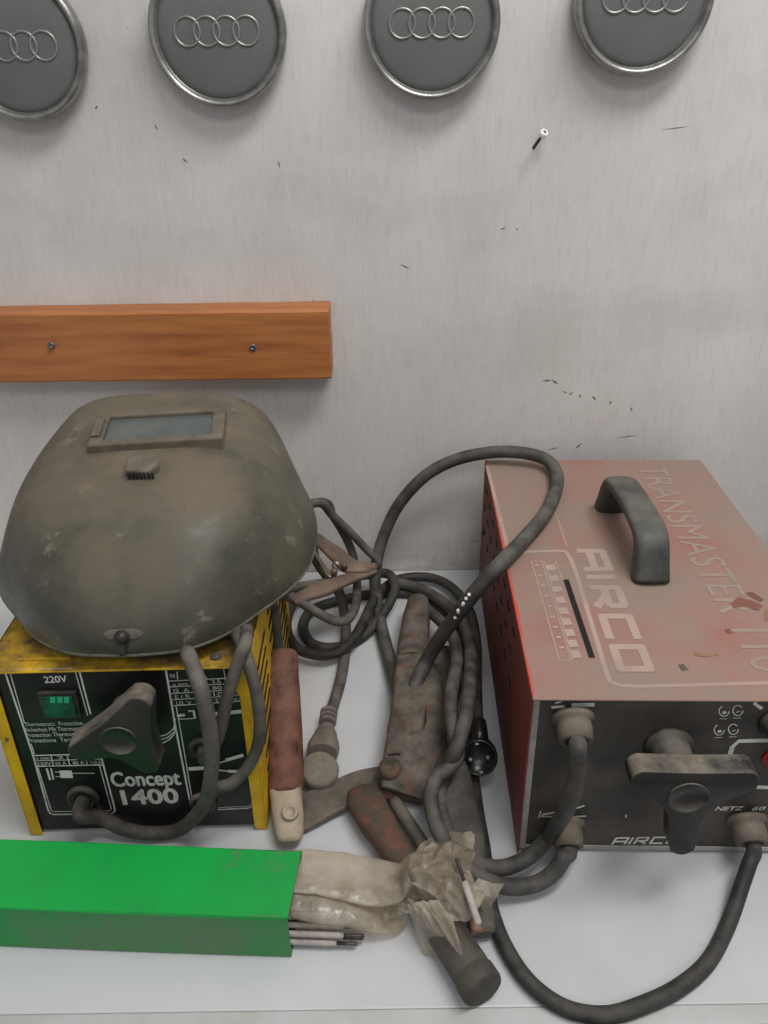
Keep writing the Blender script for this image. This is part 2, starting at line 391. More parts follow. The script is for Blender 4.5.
def dup_cap(root, u, v, label):
    r = root.copy(); COL.objects.link(r); c = aty(u, v, .972); c.y = 1.; r.location = c; r['label'] = label
    for ch in [o for o in bpy.data.objects if o.parent == root]:
        k = ch.copy(); COL.objects.link(k); k.parent = r
    return r
c0 = cap_thing(216, 31, 'grey four-ring wheel cap second from the left, above the board\'s middle')
dup_cap(c0, 13, 46, 'grey four-ring wheel cap at the left, cut off by the photo\'s left edge')
dup_cap(c0, 432, 23, 'grey four-ring wheel cap third from the left, between board end and small wall screw')
dup_cap(c0, 647, -3, 'grey four-ring wheel cap at the far right, highest in the row')

# board
bt = thing('wooden_board', 'orange-brown stained wooden board screwed flat to the wall', 'board', aty(165, 345, 1.0))
zt = aty(329, 301, 1).z; zb = aty(329, 379, .956).z; xr = aty(330, 345, .956).x
b = MB(); b.smooth = False
x0 = -.62; n = 30; rs = []
for i in range(n+1):
    x = x0+(xr-x0)*i/n
    yy = .956+.006*(1-i/n)
    w = .0007*noise.noise(Vector((x*20, 0, 0))); w2 = .001*noise.noise(Vector((x*25, 5, 0)))
    rs.append([Vector((x, .9995, zb+w2)), Vector((x, yy+.001, zb+w2)), Vector((x, yy, zb+.002+w2)), Vector((x, yy, zt-.002+w)), Vector((x, yy+.002, zt+w)), Vector((x, .9995, zt+w))])
b.rings(rs); obj('plank', b, M['wood'], bt)
for (u, v) in ((52, 345), (253, 347)):
    p = aty(u, v, .9585)
    obj('screw', MB().lathe([(.0005, -.004), (.0028, -.001), (.0042, .0022), (.0042, .0034), (.0012, .003), (.0012, .0018), (.0001, .0018)], p, (0, -1, 0), 16), M['screw'], bt)

# small screw in the wall
p = aty(534, 147, 1.0)
t = thing('wall_screw', 'small screw with a white collar sticking out of the bare wall', 'screw', p)
ax = Vector((.30, -.62, .62)).normalized()
obj('shank', MB().lathe([(.0018, -.002), (.0018, .012), (.0014, .013), (.0018, .014), (.0018, .0245)], p, ax, 12), M['dark'], t)
obj('collar', MB().lathe([(.0016, .018), (.0042, .0185), (.0046, .021), (.0042, .0245), (.0022, .025), (.0020, .0215)], p, ax, 20), M['white_plastic'], t, label='white collar')

# ============================================================ MACHINE FRAMES
class Frame:
    def __init__(s, pl, pr):
        s.o = pl.copy(); d = pr-pl; s.rz = math.atan2(d.y, d.x); s.W = d.length
        s.x = Vector((math.cos(s.rz), math.sin(s.rz), 0)); s.y = Vector((-math.sin(s.rz), math.cos(s.rz), 0)); s.z = Vector((0, 0, 1))
    def w(s, x, y, z): return s.o + s.x*x + s.y*y + s.z*z
    def front(s, u, v, y=0.): return plane(u, v, s.w(0, y, 0), s.y)
    def lf(s, u, v, y=0.):
        q = s.front(u, v, y)-s.o; return Vector((q.dot(s.x), y, q.z))
    def top(s, u, v, z): return atz(u, v, z)
    def lt(s, u, v, z):
        q = atz(u, v, z)-s.o; return Vector((q.dot(s.x), q.dot(s.y), z))

def trilobe(tips, hub, rtip, n=14, waist=(1, 1, 1)):
    """rounded three-armed outline around hub; tips = 2d points"""
    pts = []
    T = sorted(tips, key=lambda p: math.atan2(p[1]-hub[1], p[0]-hub[0]))
    ctrl = []
    for i, tp in enumerate(T):
        d = Vector((tp[0]-hub[0], tp[1]-hub[1])); L_ = d.length; d.normalize(); pd = Vector((-d.y, d.x)); h = Vector(hub)
        c = h+d*(L_-rtip)
        for a in (-80, -45, 0, 45, 80):
            ctrl.append(c + d*(rtip*math.cos(math.radians(a))) + pd*(rtip*math.sin(math.radians(a))))
        nx = Vector(T[(i+1) % 3]) - h
        mid = (d*L_ + nx)/2; n2 = nx.normalized(); o_ = mid.normalized()*rtip*.8; ctrl.append(h + mid*waist[i] + o_)
    P = [Vector((q.x, q.y, 0)) for q in ctrl]; m = len(P); out = []
    for i in range(m):
        a, b_, c_, d_ = P[i-1], P[i], P[(i+1) % m], P[(i+2) % m]
        for k in range(4):
            t = k/4; q = .5*((2*b_)+(c_-a)*t+(2*a-5*b_+4*c_-d_)*t*t+(-a+3*b_-3*c_+d_)*t**3); out.append((q.x, q.y))
    return out

UPN = Vector((0, 0, 1))
# ============================================================ YELLOW WELDER
Y = Frame(atz(31, 836, 0), atz(268, 830, 0)); YW = Y.W; YH = .200; YD = .29
yt = thing('welding_machine', 'yellow box-shaped arc welder with a black printed front panel, under the welding mask', 'welding machine', Y.o, Y.rz)
c = MB(); th = .0022
zs = [0, .006, .01]
# side sheets, top sheet with rolled front
for xa, xb in ((0, th), (YW-th, YW)):
    c.box((xa, 0, .001), (xb, YD, YH), .0006)
c.box((0, 0, YH-th), (YW, YD, YH), .0009)
# front return flanges
c.box((0, 0, .001), (.011, th, YH), .0008); c.box((YW-.011, 0, .001), (YW, th, YH), .0008)
c.box((0, YD-th, .01), (YW, YD, YH), .0006)
obj('casing', c, M['yellow'], yt, True)
obj('base_plate', MB().box((th, .004, .006), (YW-th, YD-th-.001, .009), .0005), M['dark'], yt, True)
# torn sheet border in front of the panel at right
tr = MB(); tr.smooth = False
edge = [(243, 668), (236, 672), (229, 676), (236, 690), (244, 700), (246, 712), (250, 722), (245, 728), (247, 745), (250, 758), (248, 772), (251, 790), (253, 810), (255, 826)]
pts = [Y.front(u, v, .0005) for u, v in edge]; rx = YW-.003
poly = [(q-Y.o).dot(Y.x) for q in pts]; pz = [q.z for q in pts]
for i in range(len(poly)-1):
    tr.poly([Y.w(poly[i], -.0004, pz[i]), Y.w(rx, -.0004, pz[i]), Y.w(rx, -.0004, pz[i+1]), Y.w(poly[i+1], -.0004, pz[i+1])])
obj('torn_border', tr, M['yellow'], yt, solid=.0008, label='ragged torn yellow edge beside the panel')
py = .0035
fp = MB().box((.0111, py, .004), (YW-.0111, py+.003, YH-.004), .0005)
obj('front_panel', fp, M['panel'], yt, True, label='black printed front panel')
# top recess lid + bolt
q = [Y.lt(18, 661, YH), Y.lt(72, 658, YH), Y.lt(85, 640, YH), Y.lt(32, 628, YH)]
xs = [a.x for a in q]; ys = [a.y for a in q]
obj('top_hatch', MB().box((min(xs)+.004, min(ys), YH+.0001), (max(xs)-.004, max(ys), YH+.0022), .001), M['yellow'], yt, True)
pB = Y.lt(216, 657, YH)
obj('lid_screw', MB().lathe([(.005, 0), (.005, .002), (.003, .0034), (.0001, .0036)], pB, (0, 0, 1), 14), M['steel'], yt, True)
hd = MB().tube([(YW*.5-.0, .08, YH), (YW*.5, .085, YH+.035), (YW*.5, .10, YH+.042), (YW*.5, .2, YH+.042), (YW*.5, .215, YH+.035), (YW*.5, .22, YH)], .009, 12, 6)
obj('carry_handle', hd, M['dark'], yt, True)
# louvres in the right side
for i in range(9):
    for y in (.03, .12, .2):
        z = .03+i*.017; obj('side_vent', MB().box((YW+.0002, y, z), (YW+.0012, y+.06, z+.003), .0004), M['black'], yt, True)
for x in (.02, YW-.03):
    for y in (.02, YD-.03): obj('foot', MB().lathe([(.007, .0002), (.008, .002), (.006, .0062)], (x, y, 0), (0, 0, 1), 12), M['dark'], yt, True)
# printed lines
pn = -Y.y
pr = MB(); pr.smooth = False
def Z4(x, y): return Y.front(x/5.12, 640+y/5.12, py)
def Z5(x, y): return Y.front(140+x/5.12, 640+y/5.12, py)
def st(f, pts, w): pr.ribbon([f(*p) for p in pts], w, pn, th=.0004)
for pts, w in [([(25, 158), (170, 590), (248, 872), (258, 886), (274, 892), (575, 886), (588, 876), (588, 862), (515, 580)], .0016),
               ([(195, 650), (262, 868), (274, 877), (566, 872), (570, 862), (510, 640)], .0009), ([(50, 158), (125, 420)], .0009), ([(160, 530), (178, 582)], .0009),
               ([(60, 150), (370, 143), (385, 155), (450, 385)], .0009), ([(395, 143), (408, 160), (465, 378)], .0015),
               ([(170, 590), (515, 580)], .0013), ([(178, 616), (522, 608)], .0008), ([(185, 645), (528, 637)], .0013),
               ([(262, 590), (275, 643)], .0009), ([(345, 588), (358, 640)], .0009), ([(435, 585), (448, 638)], .0009),
               ([(370, 680), (485, 680)], .0008), ([(240, 655), (258, 715)], .002), ([(262, 655), (275, 712)], .0015), ([(282, 673), (310, 673)], .0008), ([(286, 697), (314, 697)], .0008),
               ([(308, 685), (345, 685), (372, 685)], .0095)]: st(Z4, pts, w)
for pts, w in [([(130, 133), (180, 430), (262, 855), (275, 868), (300, 868)], .0017), ([(186, 338), (205, 440), (272, 838), (282, 850)], .0009), ([(400, 866), (555, 858), (583, 845), (585, 820), (570, 700)], .0014), ([(400, 856), (550, 848), (572, 838), (574, 820), (555, 690)], .0007),
               ([(180, 400), (175, 450), (140, 480), (100, 492)], .0012), ([(182, 425), (178, 465), (145, 495), (106, 508)], .0012), ([(184, 450), (175, 480), (150, 508), (116, 526)], .0012),
               ([(136, 150), (200, 147)], .0008), ([(270, 145), (440, 137)], .0008), ([(190, 160), (194, 200)], .0008), ([(145, 208), (500, 190)], .0008), ([(152, 238), (510, 218)], .0008), ([(158, 272), (515, 250)], .0008),
               ([(163, 304), (518, 280)], .0008), ([(170, 334), (522, 310)], .0009), ([(340, 185), (358, 322)], .0008), ([(428, 138), (436, 190), (450, 318)], .0007),
               ([(335, 380), (425, 372)], .0042), ([(440, 370), (522, 362)], .0042), ([(250, 362), (275, 358), (282, 398)], .002), ([(190, 382), (205, 402), (282, 398)], .0011), ([(195, 385), (230, 380)], .003),
               ([(250, 657), (330, 652)], .0045), ([(330, 648), (440, 616)], .0017), ([(440, 612), (530, 586)], .0038), ([(330, 655), (450, 668)], .0017), ([(450, 668), (545, 672)], .0036)]: st(Z5, pts, w)
obj('panel_lines', pr, M['print'], yt, label='white printed frames and symbols')
def ytext(body, a, b_, topv, bold=.0, mtl='print', nm='lettering', shear=0, sp=1.):
    return obj(nm, text_mesh(body, Y.front(*a, py), Y.front(*b_, py), Y.front(a[0], topv, py), pn, bold, shear, .0005, sp), M[mtl], yt)
def fat(body, a, b_, topv, w, nm):
    mb = MB(); mb.smooth = False
    for k, (dx, dz) in enumerate(((0, 0), (w, 0), (-w, 0), (0, w), (0, -w), (w*.7, w*.7), (-w*.7, w*.7), (w*.7, -w*.7), (-w*.7, -w*.7))):
        me = text_mesh(body, Y.front(*a, py), Y.front(*b_, py), Y.front(a[0], topv, py), pn, 0, 0, .0004+k*.00003)
        me.transform(Matrix.Translation(Y.x*dx+UPN*dz)); add_mesh(mb, me)
    return obj(nm, mb, M['print'], yt, normals=False)
fat('Concept', (113, 786), (181, 784), 772, .0006, 'brand_lettering')
fat('1400', (124, 804), (179, 802), 790, .0009, 'model_lettering')
ytext('220V', (45, 682.5), (68, 681.5), 676, .02)
for i, s_ in enumerate(('Thermostatic  Protection', 'Sicherheit Mit Thermostat', 'Protection Thermostat', 'Protezione  Termica')):
    ytext(s_, (25+i*1.2, 726+i*5.4), (83-(i > 1)*4+i, 724.5+i*5.4), 722+i*5.4)
ytext('o mm', (36, 759.5), (50, 759), 756.5); ytext('220V', (37, 765), (52, 764.5), 762)
for k, (a1, a2) in enumerate((('2', '55 A'), ('2,5', '80 A'), ('3,2', '110 A'))):
    u = 55+k*17.5; ytext(a1, (u+3, 758.6-k*.5), (u+9, 758.3-k*.5), 755.6-k*.5); ytext(a2, (u+1, 764.6-k*.5), (u+12, 764-k*.5), 761.6-k*.5)
ytext('N', (171, 677.5), (175, 677.3), 673.5)
for i, (s_, t_, r_) in enumerate((('o mm', '2,5', '3,2'), ('I2  A', '80', '110'), ('E / R', '10', '20'), ('U2  V', '22', '47'))):
    v = 686+i*6.3; ytext(s_, (173+i*1.3, v), (188+i*1.3, v-1), v-3.6); ytext(t_, (212+i, v-3), (221+i, v-3.5), v-6.5); ytext(r_, (231+i, v-4), (239+i, v-4.4), v-7.5)
# switch
sw = MB(); a, b_ = Y.lf(48, 713, py), Y.lf(75, 692, py)
obj('power_switch', sw.box((a.x-.003, py-.004, a.z-.003), (b_.x+.002, py, b_.z+.003), .001), M['dark'], yt, True)
obj('switch_lens', MB().box((a.x, py-.0062, a.z), (b_.x-.001, py-.0041, b_.z), .0008), M['green_lens'], yt, True, label='green rocker switch')
sm = MB(); sm.smooth = False
for uu in (50, 57.5, 64): sm.poly([Y.front(uu, 703, py-.0064), Y.front(uu+5, 703, py-.0064), Y.front(uu+5, 697, py-.0064), Y.front(uu, 697, py-.0064)])
obj('switch_mark', sm, M['green_print'], yt)
# selector knob
ky = py-.040
def knob(fr, parent, tips, hub, y0, yk, rtip, rshaft, mt, disc, waist):
    T = [fr.lf(*t_, yk) for t_ in tips]; H = fr.lf(*hub, yk)
    T2 = [(q.x, q.z) for q in T]
    out = trilobe(T2, (H.x, H.z), rtip, waist=waist)
    kb = MB().prism(out, (0, yk+.020, 0), (1, 0, 0), (0, 0, 1), (0, -.020, 0), .005, 4)
    k = obj('selector_knob', kb, mt, parent, True)
    obj('knob_disc', MB().lathe([(disc, -.001), (disc, .0006), (disc*.93, .0011), (disc*.9, .0004), (disc*.2, .0006), (.0001, .0006)], (H.x, yk, H.z), (0, -1, 0), 40), mt, k, True)
    obj('knob_shaft', MB().lathe([(rshaft*1.25, 0), (rshaft*1.25, .004), (rshaft, .006), (rshaft*.95, abs(y0-yk)-.018)], (H.x, y0, H.z), (0, -1, 0), 28), mt, k, True)
    return k
knob(Y, yt, [(69, 756), (143, 699), (156, 772)], (119, 741), py, ky, .0115, .013, M['knob'], .0155, (.45, .72, .78))
# grommets
for (u, v, r_) in ((84, 797, .0155), (203, 747, .013), (203, 802, .013)):
    q = Y.lf(u, v, py)
    obj('cable_grommet', MB().lathe([(r_, 0), (r_, .003), (r_*.85, .005), (r_*.55, .0052), (r_*.45, .001)], q, (0, -1, 0), 28), M['knob'], yt, True)

# ============================================================ RED WELDER
RH = .191
A0 = atz(517, 854, 0)
phi = -math.radians(1.75)
Rd = Frame(A0, A0 + Vector((math.cos(phi), math.sin(phi), 0))*.286); RW = .286
bl = Rd.lt(481, 460, RH); RD = bl.y
RX0 = 0.0
rtn = thing('welding_machine', 'dusty red box-shaped arc welder with dark front panel and grey top handle, at the right', 'welding machine', Rd.o, Rd.rz)
c = MB()
RWp = Rd.lt(697, 455, RH).x
RW = max(.26, min(.31, RWp))
yfr = Rd.lt(527, 698, RH).y
c.box((0, -.004, RH-.002), (RW, RD, RH), .0009)
obj('casing_top', c, M['red_top'], rtn, True, label='red top sheet greyed by dust')
c = MB(); c.box((0, .0, .002), (.0018, RD, RH-.0021), .0005)
obj('side_panel', c, M['red_side'], rtn, True)
obj('side_panel', MB().box((RW-.0018, 0, .002), (RW, RD, RH-.0021), .0005), M['red_side'], rtn, True)
obj('back_panel', MB().box((.002, RD-.003, .002), (RW-.002, RD-.001, RH-.0021), .0004), M['red_side'], rtn, True)
obj('base_plate', MB().box((.002, .005, .002), (RW-.002, RD-.004, .004)), M['dark'], rtn, True)
# scuffed bright edge along the left top
sc = MB(); sc.smooth = False
n = 44
for i in range(n):
    y0, y1 = RD*(i/n), RD*((i+1)/n)
    def wv(y): return .002+.005*max(0, noise.noise(Vector((y*22, 3, 1))))+.010*max(0, noise.noise(Vector((y*7, 8, 1))))
    sc.poly([Vector((.0002, y0, RH+.0002)), Vector((wv(y0), y0, RH+.0002)), Vector((wv(y1), y1, RH+.0002)), Vector((.0002, y1, RH+.0002))])
    sc.poly([Vector((-.0002, y0, RH-.0005)), Vector((-.0002, y1, RH-.0005)), Vector((-.0002, y1, RH-.002-wv(y1)*.6)), Vector((-.0002, y0, RH-.002-wv(y0)*.6))])
obj('worn_edge', sc, M['red_bare'], rtn, True, label='bright red edge where dust is rubbed off')
for r_ in range(3):
    for i in range(8):
        y = .11+i*.042+(r_ % 2)*.012; z = .165-r_*.03
        obj('side_vent', MB().box((-.0009, y, z), (.0002, y+.014, z+.0045), .0004), M['black'], rtn, True)
obj('side_screw', MB().lathe([(.004, 0), (.004, .002), (.001, .003)], (0, RD-.03, .10), (-1, 0, 0), 12), M['dark'], rtn, True)
fy = .004
obj('front_panel', MB().box((.0019, fy, .004), (RW-.0019, fy+.003, RH-.0022), .0004), M['apanel'], rtn, True, label='soot-dark front panel')
al = MB(); al.box((.0020, fy-.0012, .004), (.0075, fy-.0001, RH-.0023), .0003); al.box((.0076, fy-.0012, .0042), (RW-.002, fy-.0001, .009), .0003)
obj('panel_border', al, M['alu'], rtn, True, label='bare aluminium border strip')
for x in (.02, RW-.03):
    for y in (.02, RD-.03): obj('foot', MB().lathe([(.007, .0002), (.008, .001), (.006, .0022)], (x, y, 0), (0, 0, 1), 12), M['dark'], rtn, True)
# top markings
UPN = Vector((0, 0, 1))
def T(u, v): return atz(u, v, RH)
tp = MB(); tp.smooth = False
def z3(x, y): return T(520+x/4.8, 530+y/4.8)
tp.ribbon(catmull([T(487, 466), T(504, 533), T(509, 549), T(520, 552), T(560, 551), T(568, 555), T(575, 570), T(592, 625), T(607, 674), T(613, 683), T(628, 686), T(660, 686), T(768, 683)], 4), .0042, UPN)
tp.ribbon([T(546, 490), T(558, 520), T(567, 547)], .0015, UPN)
for a, b_ in [((55, 150), (190, 630)), ((105, 150), (245, 625)), ((55, 150), (105, 150)), ((190, 630), (245, 625)), ((118, 150), (255, 625)), ((170, 150), (205, 245))]:
    tp.ribbon([z3(*a), z3(*b_)], .0011, UPN)
for i in range(9):
    f = i/9; a = Vector((125+135*f, 160+470*f)); 
    if i in (0, 1, 2): w2 = 45
    else: w2 = 48
    tp.ribbon([z3(a.x, a.y+22), z3(a.x+w2*(1 if i < 3 else .95), a.y+19)], .0105 if i != 2 else .009, UPN)
    tp.ribbon([z3(70+135*f*.98, 170+480*f*.93), z3(92+135*f, 168+480*f*.93)], .0032, UPN)
obj('scale_print', tp, M['dust_print'], rtn, label='faded border lines and scale')
def strokes(mb, glyph, ox, w, h, base, ex, ey, nrm, t):
    for s_ in glyph:
        mb.ribbon([base+ex*(ox+x*w)+ey*(y*h) for x, y in s_], t, nrm)
G = {'A': [[(0, 0), (0, 1)], [(0, .93), (1, .93)], [(.92, 1), (.92, 0)], [(0, .42), (1, .42)]], 'I': [[(.12, 0), (.12, 1)]],
     'R': [[(.05, 0), (.05, 1)], [(0, .93), (.9, .93)], [(.88, 1), (.88, .42)], [(0, .45), (.9, .45)], [(.4, .45), (.95, 0)]],
     'C': [[(1, .93), (0, .93)], [(.07, 1), (.07, 0)], [(0, .07), (1, .07)]], 'O': [[(0, .93), (1, .93)], [(.07, 1), (.07, 0)], [(0, .07), (1, .07)], [(.93, 0), (.93, 1)]]}
ab, an = T(577, 551), T(619, 671); at_ = T(604, 550)
ex = (an-ab).normalized(); ey = Vector((-ex.y, ex.x, 0)); Lh = abs((at_-ab).dot(ey)); Lw = (an-ab).length
nm = MB(); nm.smooth = False
for ch, o_, w_ in (('A', 0, .2), ('I', .245, .1), ('R', .345, .19), ('C', .585, .19), ('O', .82, .18)):
    strokes(nm, G[ch], o_*Lw, w_*Lw, Lh, ab, ex, ey, UPN, .0078)
obj('brand_lettering', nm, M['dust_print'], rtn, label='faded block lettering')
b0, b1, b2 = T(637, 467), T(755, 672), T(664, 467)
me = text_mesh('TRANSMASTER 110', b0, b1, b2, UPN, 0, 0, .0003)
obj('model_lettering', me, M['dust_print2'], rtn, label='barely legible dust-covered name')
so = MB(); so.smooth = False; so.ribbon([T(566, 580), T(592, 658)], .0052, UPN, th=.0007)
obj('dial_slot', so, M['black'], rtn, label='long black slot')
for pts, mt_ in [([(730, 604), (738, 597), (752, 601), (763, 606), (758, 611), (745, 607), (733, 608)], 'brown_stain'), ([(745, 593), (752, 592), (764, 600), (760, 602), (752, 598)], 'brown_stain'),
                 ([(764, 612), (768, 608), (774, 612), (772, 620), (765, 621)], 'ochre'), ([(724, 630), (729, 629), (734, 633), (728, 634)], 'brown_stain'),
                 ([(694, 652), (706, 654), (718, 650), (719, 655), (706, 657), (696, 656)], 'ochre'), ([(678, 665), (683, 664), (689, 670), (682, 671)], 'soot')]:
    s_ = MB(); s_.smooth = False; s_.poly([T(*p) for p in pts], UPN, .0004)
    obj('stain', s_, M[mt_], rtn)
# grab handle
def gl(u, v, z): return atz(u, v, z)
hA, hB = T(640, 586), T(610, 512)
hx = (hB-hA).normalized(); hs = Vector((hx.y, -hx.x, 0))
h0 = T(650, 580); h1 = T(611, 508)
hm = MB()
z0 = RH
ax0 = (h1-h0); ln = ax0.length; axd = ax0.normalized(); sdv = Vector((axd.y, -axd.x, 0))
secs = [(0, 0, .0185, .0125), (.006, .018, .0175, .0115), (.012, .034, .017, .0105), (.024, .0435, .017, .0075), (.05, .0465, .0165, .007), (ln*.5, .0475, .016, .007), (ln-.05, .0465, .0165, .007), (ln-.024, .0435, .017, .0075), (ln-.012, .034, .017, .0105), (ln-.006, .018, .0175, .0115), (ln, 0, .0185, .0125)]
hm.loft([(h0+axd*a+UPN*z_, w, h, sdv) for a, z_, w, h in secs], 20, 3.2, 5)
obj('carry_handle', hm, M['grab'], rtn, label='grey grab handle on top')
# front controls
knob(Rd, rtn, [(633, 777), (760, 779), (682, 855)], (688, 798), fy, -.052, .0105, .017, M['knob'], .0165, (.42, .85, .42))
def fl_(u, v, y=fy): return Rd.lf(u, v, y)
def gland(u, v, r_, depth=.022):
    q = fl_(u, v)
    g = MB().lathe([(r_*1.15, 0), (r_*1.15, .004), (r_*.9, .005), (r_*.95, .012), (r_*.88, depth), (r_*.62, depth+.001), (r_*.55, depth-.004)], q, (0, -1, -.45), 24)
    return obj('cable_gland', g, M['gland'], rtn, True)
gland(573, 716, .0155); gland(566, 822, .0145); gland(746, 818, .0155)
rb = fl_(772, 757)
obj('push_button', MB().lathe([(.009, 0), (.009, .003), (.006, .004), (.006, .009), (.004, .0105), (.0001, .011)], rb, (0, -1, 0), 24), M['red_button'], rtn, True, label='red button')
rb = fl_(776, 722)
obj('rotary_knob', MB().lathe([(.015, 0), (.015, .004), (.0125, .006), (.0115, .02), (.009, .022), (.0001, .0225)], rb, (0, -1, 0), 28), M['knob'], rtn, True)
# panel prints
Fp = lambda u, v: Rd.front(u, v, fy)
rn = -Rd.y
rp = MB(); rp.smooth = False
def z7(x, y): return Fp(480+x/2.667, 680+y/2.667)
for pts, w in [([(660, 222), (672, 178), (690, 162), (775, 160)], .0042), ([(738, 285), (790, 286)], .0042), ([(190, 72), (225, 70)], .0028), ([(200, 60), (215, 58)], .0016), ([(244, 66), (305, 65)], .0042), ([(216, 56), (226, 48)], .0015),
               ([(740, 48), (732, 62), (752, 76)], .003), ([(155, 368), (162, 348)], .0012), ([(165, 358), (200, 352)], .0022), ([(160, 362), (195, 364)], .0016), ([(235, 348), (278, 334)], .0018), ([(232, 364), (282, 362)], .0018),
               ([(388, 358), (390, 366)], .001), ([(752, 408), (762, 400)], .0015)]:
    rp.ribbon([z7(*p) for p in pts], w, rn, th=.0004)
for (cx, cy) in ((650, 82), (687, 80), (637, 132), (675, 130)):
    rr = 13; ring = [z7(cx+rr*math.cos(a), cy+rr*1.05*math.sin(a)) for a in [2*PI*i/20 for i in range(15 if cx in (650, 637) else 19)]]
    rp.ribbon(ring, .001, rn, th=.0004); rp.ribbon([z7(cx-4, cy+5), z7(cx+6, cy+2)], .003 if cx in (650, 637) else .001, rn, th=.0004)
    rp.ribbon([z7(cx-12, cy+20), z7(cx+8, cy+20)], .0007, rn, th=.0004)
obj('panel_lines', rp, M['print'], rtn, label='white printed lines and dial symbols')
fm = MB(); fm.smooth = False
fb, fe, ftp = z7(352, 437), z7(560, 433), z7(358, 419)
ex = (fe-fb).normalized(); ey = UPN*1.0 + ex*.35; Lh = (ftp-fb).dot(UPN); Lw = (fe-fb).length
for ch, o_, w_ in (('A', 0, .17), ('I', .205, .06), ('R', .27, .16), ('C', .47, .17), ('O', .68, .17)):
    strokes(fm, G[ch], o_*Lw, w_*Lw, Lh, fb, ex, ey, rn, .0022)
for v in fm.b.verts: v.co += rn*.0004
obj('brand_lettering', fm, M['print'], rtn, label='white slanted lettering')
obj('lettering', text_mesh('NETZ', z7(625, 347), z7(703, 346), z7(625, 337), rn, .02, .3, .0005), M['print'], rtn)
obj('lettering', text_mesh('60', z7(724, 347), z7(760, 346), z7(724, 337), rn, .02, .3, .0005), M['print'], rtn)

# ============================================================ WELDING MASK
chin = atz(127, 655, YH+.018)
rzm = math.radians(1.5)
a_ = Vector((-math.sin(rzm), math.cos(rzm), math.tan(math.radians(7.5)))).normalized(); Lm = .292
b_ = a_.cross(UPN).normalized(); n_ = b_.cross(a_).normalized()
mt_ = thing('welding_mask', 'olive-brown dusty welding mask lying face up on the yellow welder', 'welding mask', chin)
def interp(T_, t):
    P_ = catmull([Vector((x_, y_, 0)) for x_, y_ in T_], 8)
    for p_, q_ in zip(P_, P_[1:]):
        if t <= q_.x: return p_.y+(q_.y-p_.y)*(t-p_.x)/max(1e-9, q_.x-p_.x)
    return P_[-1].y
HW = [(0, 0), (.012, .040), (.04, .062), (.09, .083), (.17, .104), (.27, .128), (.38, .144), (.5, .150), (.62, .149), (.74, .142), (.86, .128), (.95, .115), (1, .105)]
WC = [(0, 0), (.012, .036), (.04, .055), (.09, .072), (.17, .088), (.27, .100), (.42, .109), (.55, .113), (.7, .113), (.86, .108), (.95, .100), (1, .085)]
def halfw(l): return max(0, interp(HW, l/Lm))
def crown(l):
    t = min(1, max(0, l/Lm))
    c_ = .106*(1-(1-min(t/.52, 1))**2.0)**.6
    if t > .84: c_ *= max(0, 1-((t-.84)/.16)**2.6)**(1/2.4)
    return c_
def rimdip(l): return .004*math.sin(PI*min(1, l/Lm))
def msurf(l, th_):
    """th_ in [-90,90] deg across the shell; rim extends down by the side flank"""
    e = 3.8; s_, c_ = math.sin(math.radians(th_)), math.cos(math.radians(th_))
    w = halfw(l); wc = min(w, interp(WC, l/Lm)); q_ = abs(c_)**(2/e); x = math.copysign(abs(s_)**(2/e)*wc + (w-wc)*(1-q_)**1.3, s_); z = q_*crown(l)
    return x, z
def mpt(l, th_, out=0):
    x, z = msurf(l, th_); return chin + a_*l + b_*x + n_*(z+out)
mk = MB(); rs = []; NL = 64; NT = 44
for i in range(NL+1):
    t = i/NL; l = Lm*(.5-.5*math.cos(PI*t)) * .998 + .0003
    row = []
    d = rimdip(l); x, _ = msurf(l, -90)
    fl = .0
    row.append(chin+a_*l+b_*(x-fl)+n_*(-d)); row.append(chin+a_*l+b_*(x-fl*.5)+n_*(-d*.5))
    for j in range(NT+1):
        row.append(mpt(l, -90+180*j/NT))
    row.append(chin+a_*l+b_*(-x+fl*.5)+n_*(-d*.5)); row.append(chin+a_*l+b_*(-x+fl)+n_*(-d))
    rs.append(row)
mk.rings(rs, False, False, closed=False)
sh = obj('shell', mk, M['mask'], mt_, solid=.003)
def frame_at(l, th_, rot=0):
    p = mpt(l, th_); du = (mpt(l, th_+3)-mpt(l, th_-3)).normalized(); dl = (mpt(l+.008, th_)-mpt(l-.008, th_)).normalized()
    nn = du.cross(dl).normalized(); nn = nn if nn.dot(n_) > 0 else -nn; dl = nn.cross(du).normalized()
    return p, du, dl, nn
p, du, dl, nn = frame_at(Lm*.615, .8)
rq = Matrix.Rotation(math.radians(4), 3, nn); du = rq @ du; dl = rq @ dl
mtx = Matrix(((du.x, dl.x, nn.x, p.x), (du.y, dl.y, nn.y, p.y), (du.z, dl.z, nn.z, p.z), (0, 0, 0, 1)))
fw_, fh_ = .060, .030
wf = MB()
for lo, hi in (((-fw_, -fh_, -.006), (fw_, -fh_+.009, .009)), ((-fw_, fh_-.006, -.006), (fw_, fh_, .0075)), ((-fw_, -fh_+.009, -.006), (-fw_+.012, fh_-.006, .0075)), ((fw_-.012, -fh_+.009, -.006), (fw_, fh_-.006, .0075))):
    wf.box(lo, hi, .0016, 2, mtx)
wfo = obj('window_frame', wf, M['mask_frame'], mt_, label='raised rectangular viewing frame')
g = MB(); g.box((-fw_+.010, -fh_+.008, -.002), (fw_-.010, fh_-.005, .0035), .0005, 1, mtx)
obj('viewing_glass', g, M['glass'], wfo, label='grey dusty viewing glass')
g = MB(); g.box((-fw_+.001, -fh_+.016, .0076), (-fw_+.009, fh_-.011, .0105), .001, 2, mtx)
obj('clip', g, M['mask_frame'], wfo)
p, du, dl, nn = frame_at(Lm*.41, .4)
k = MB()
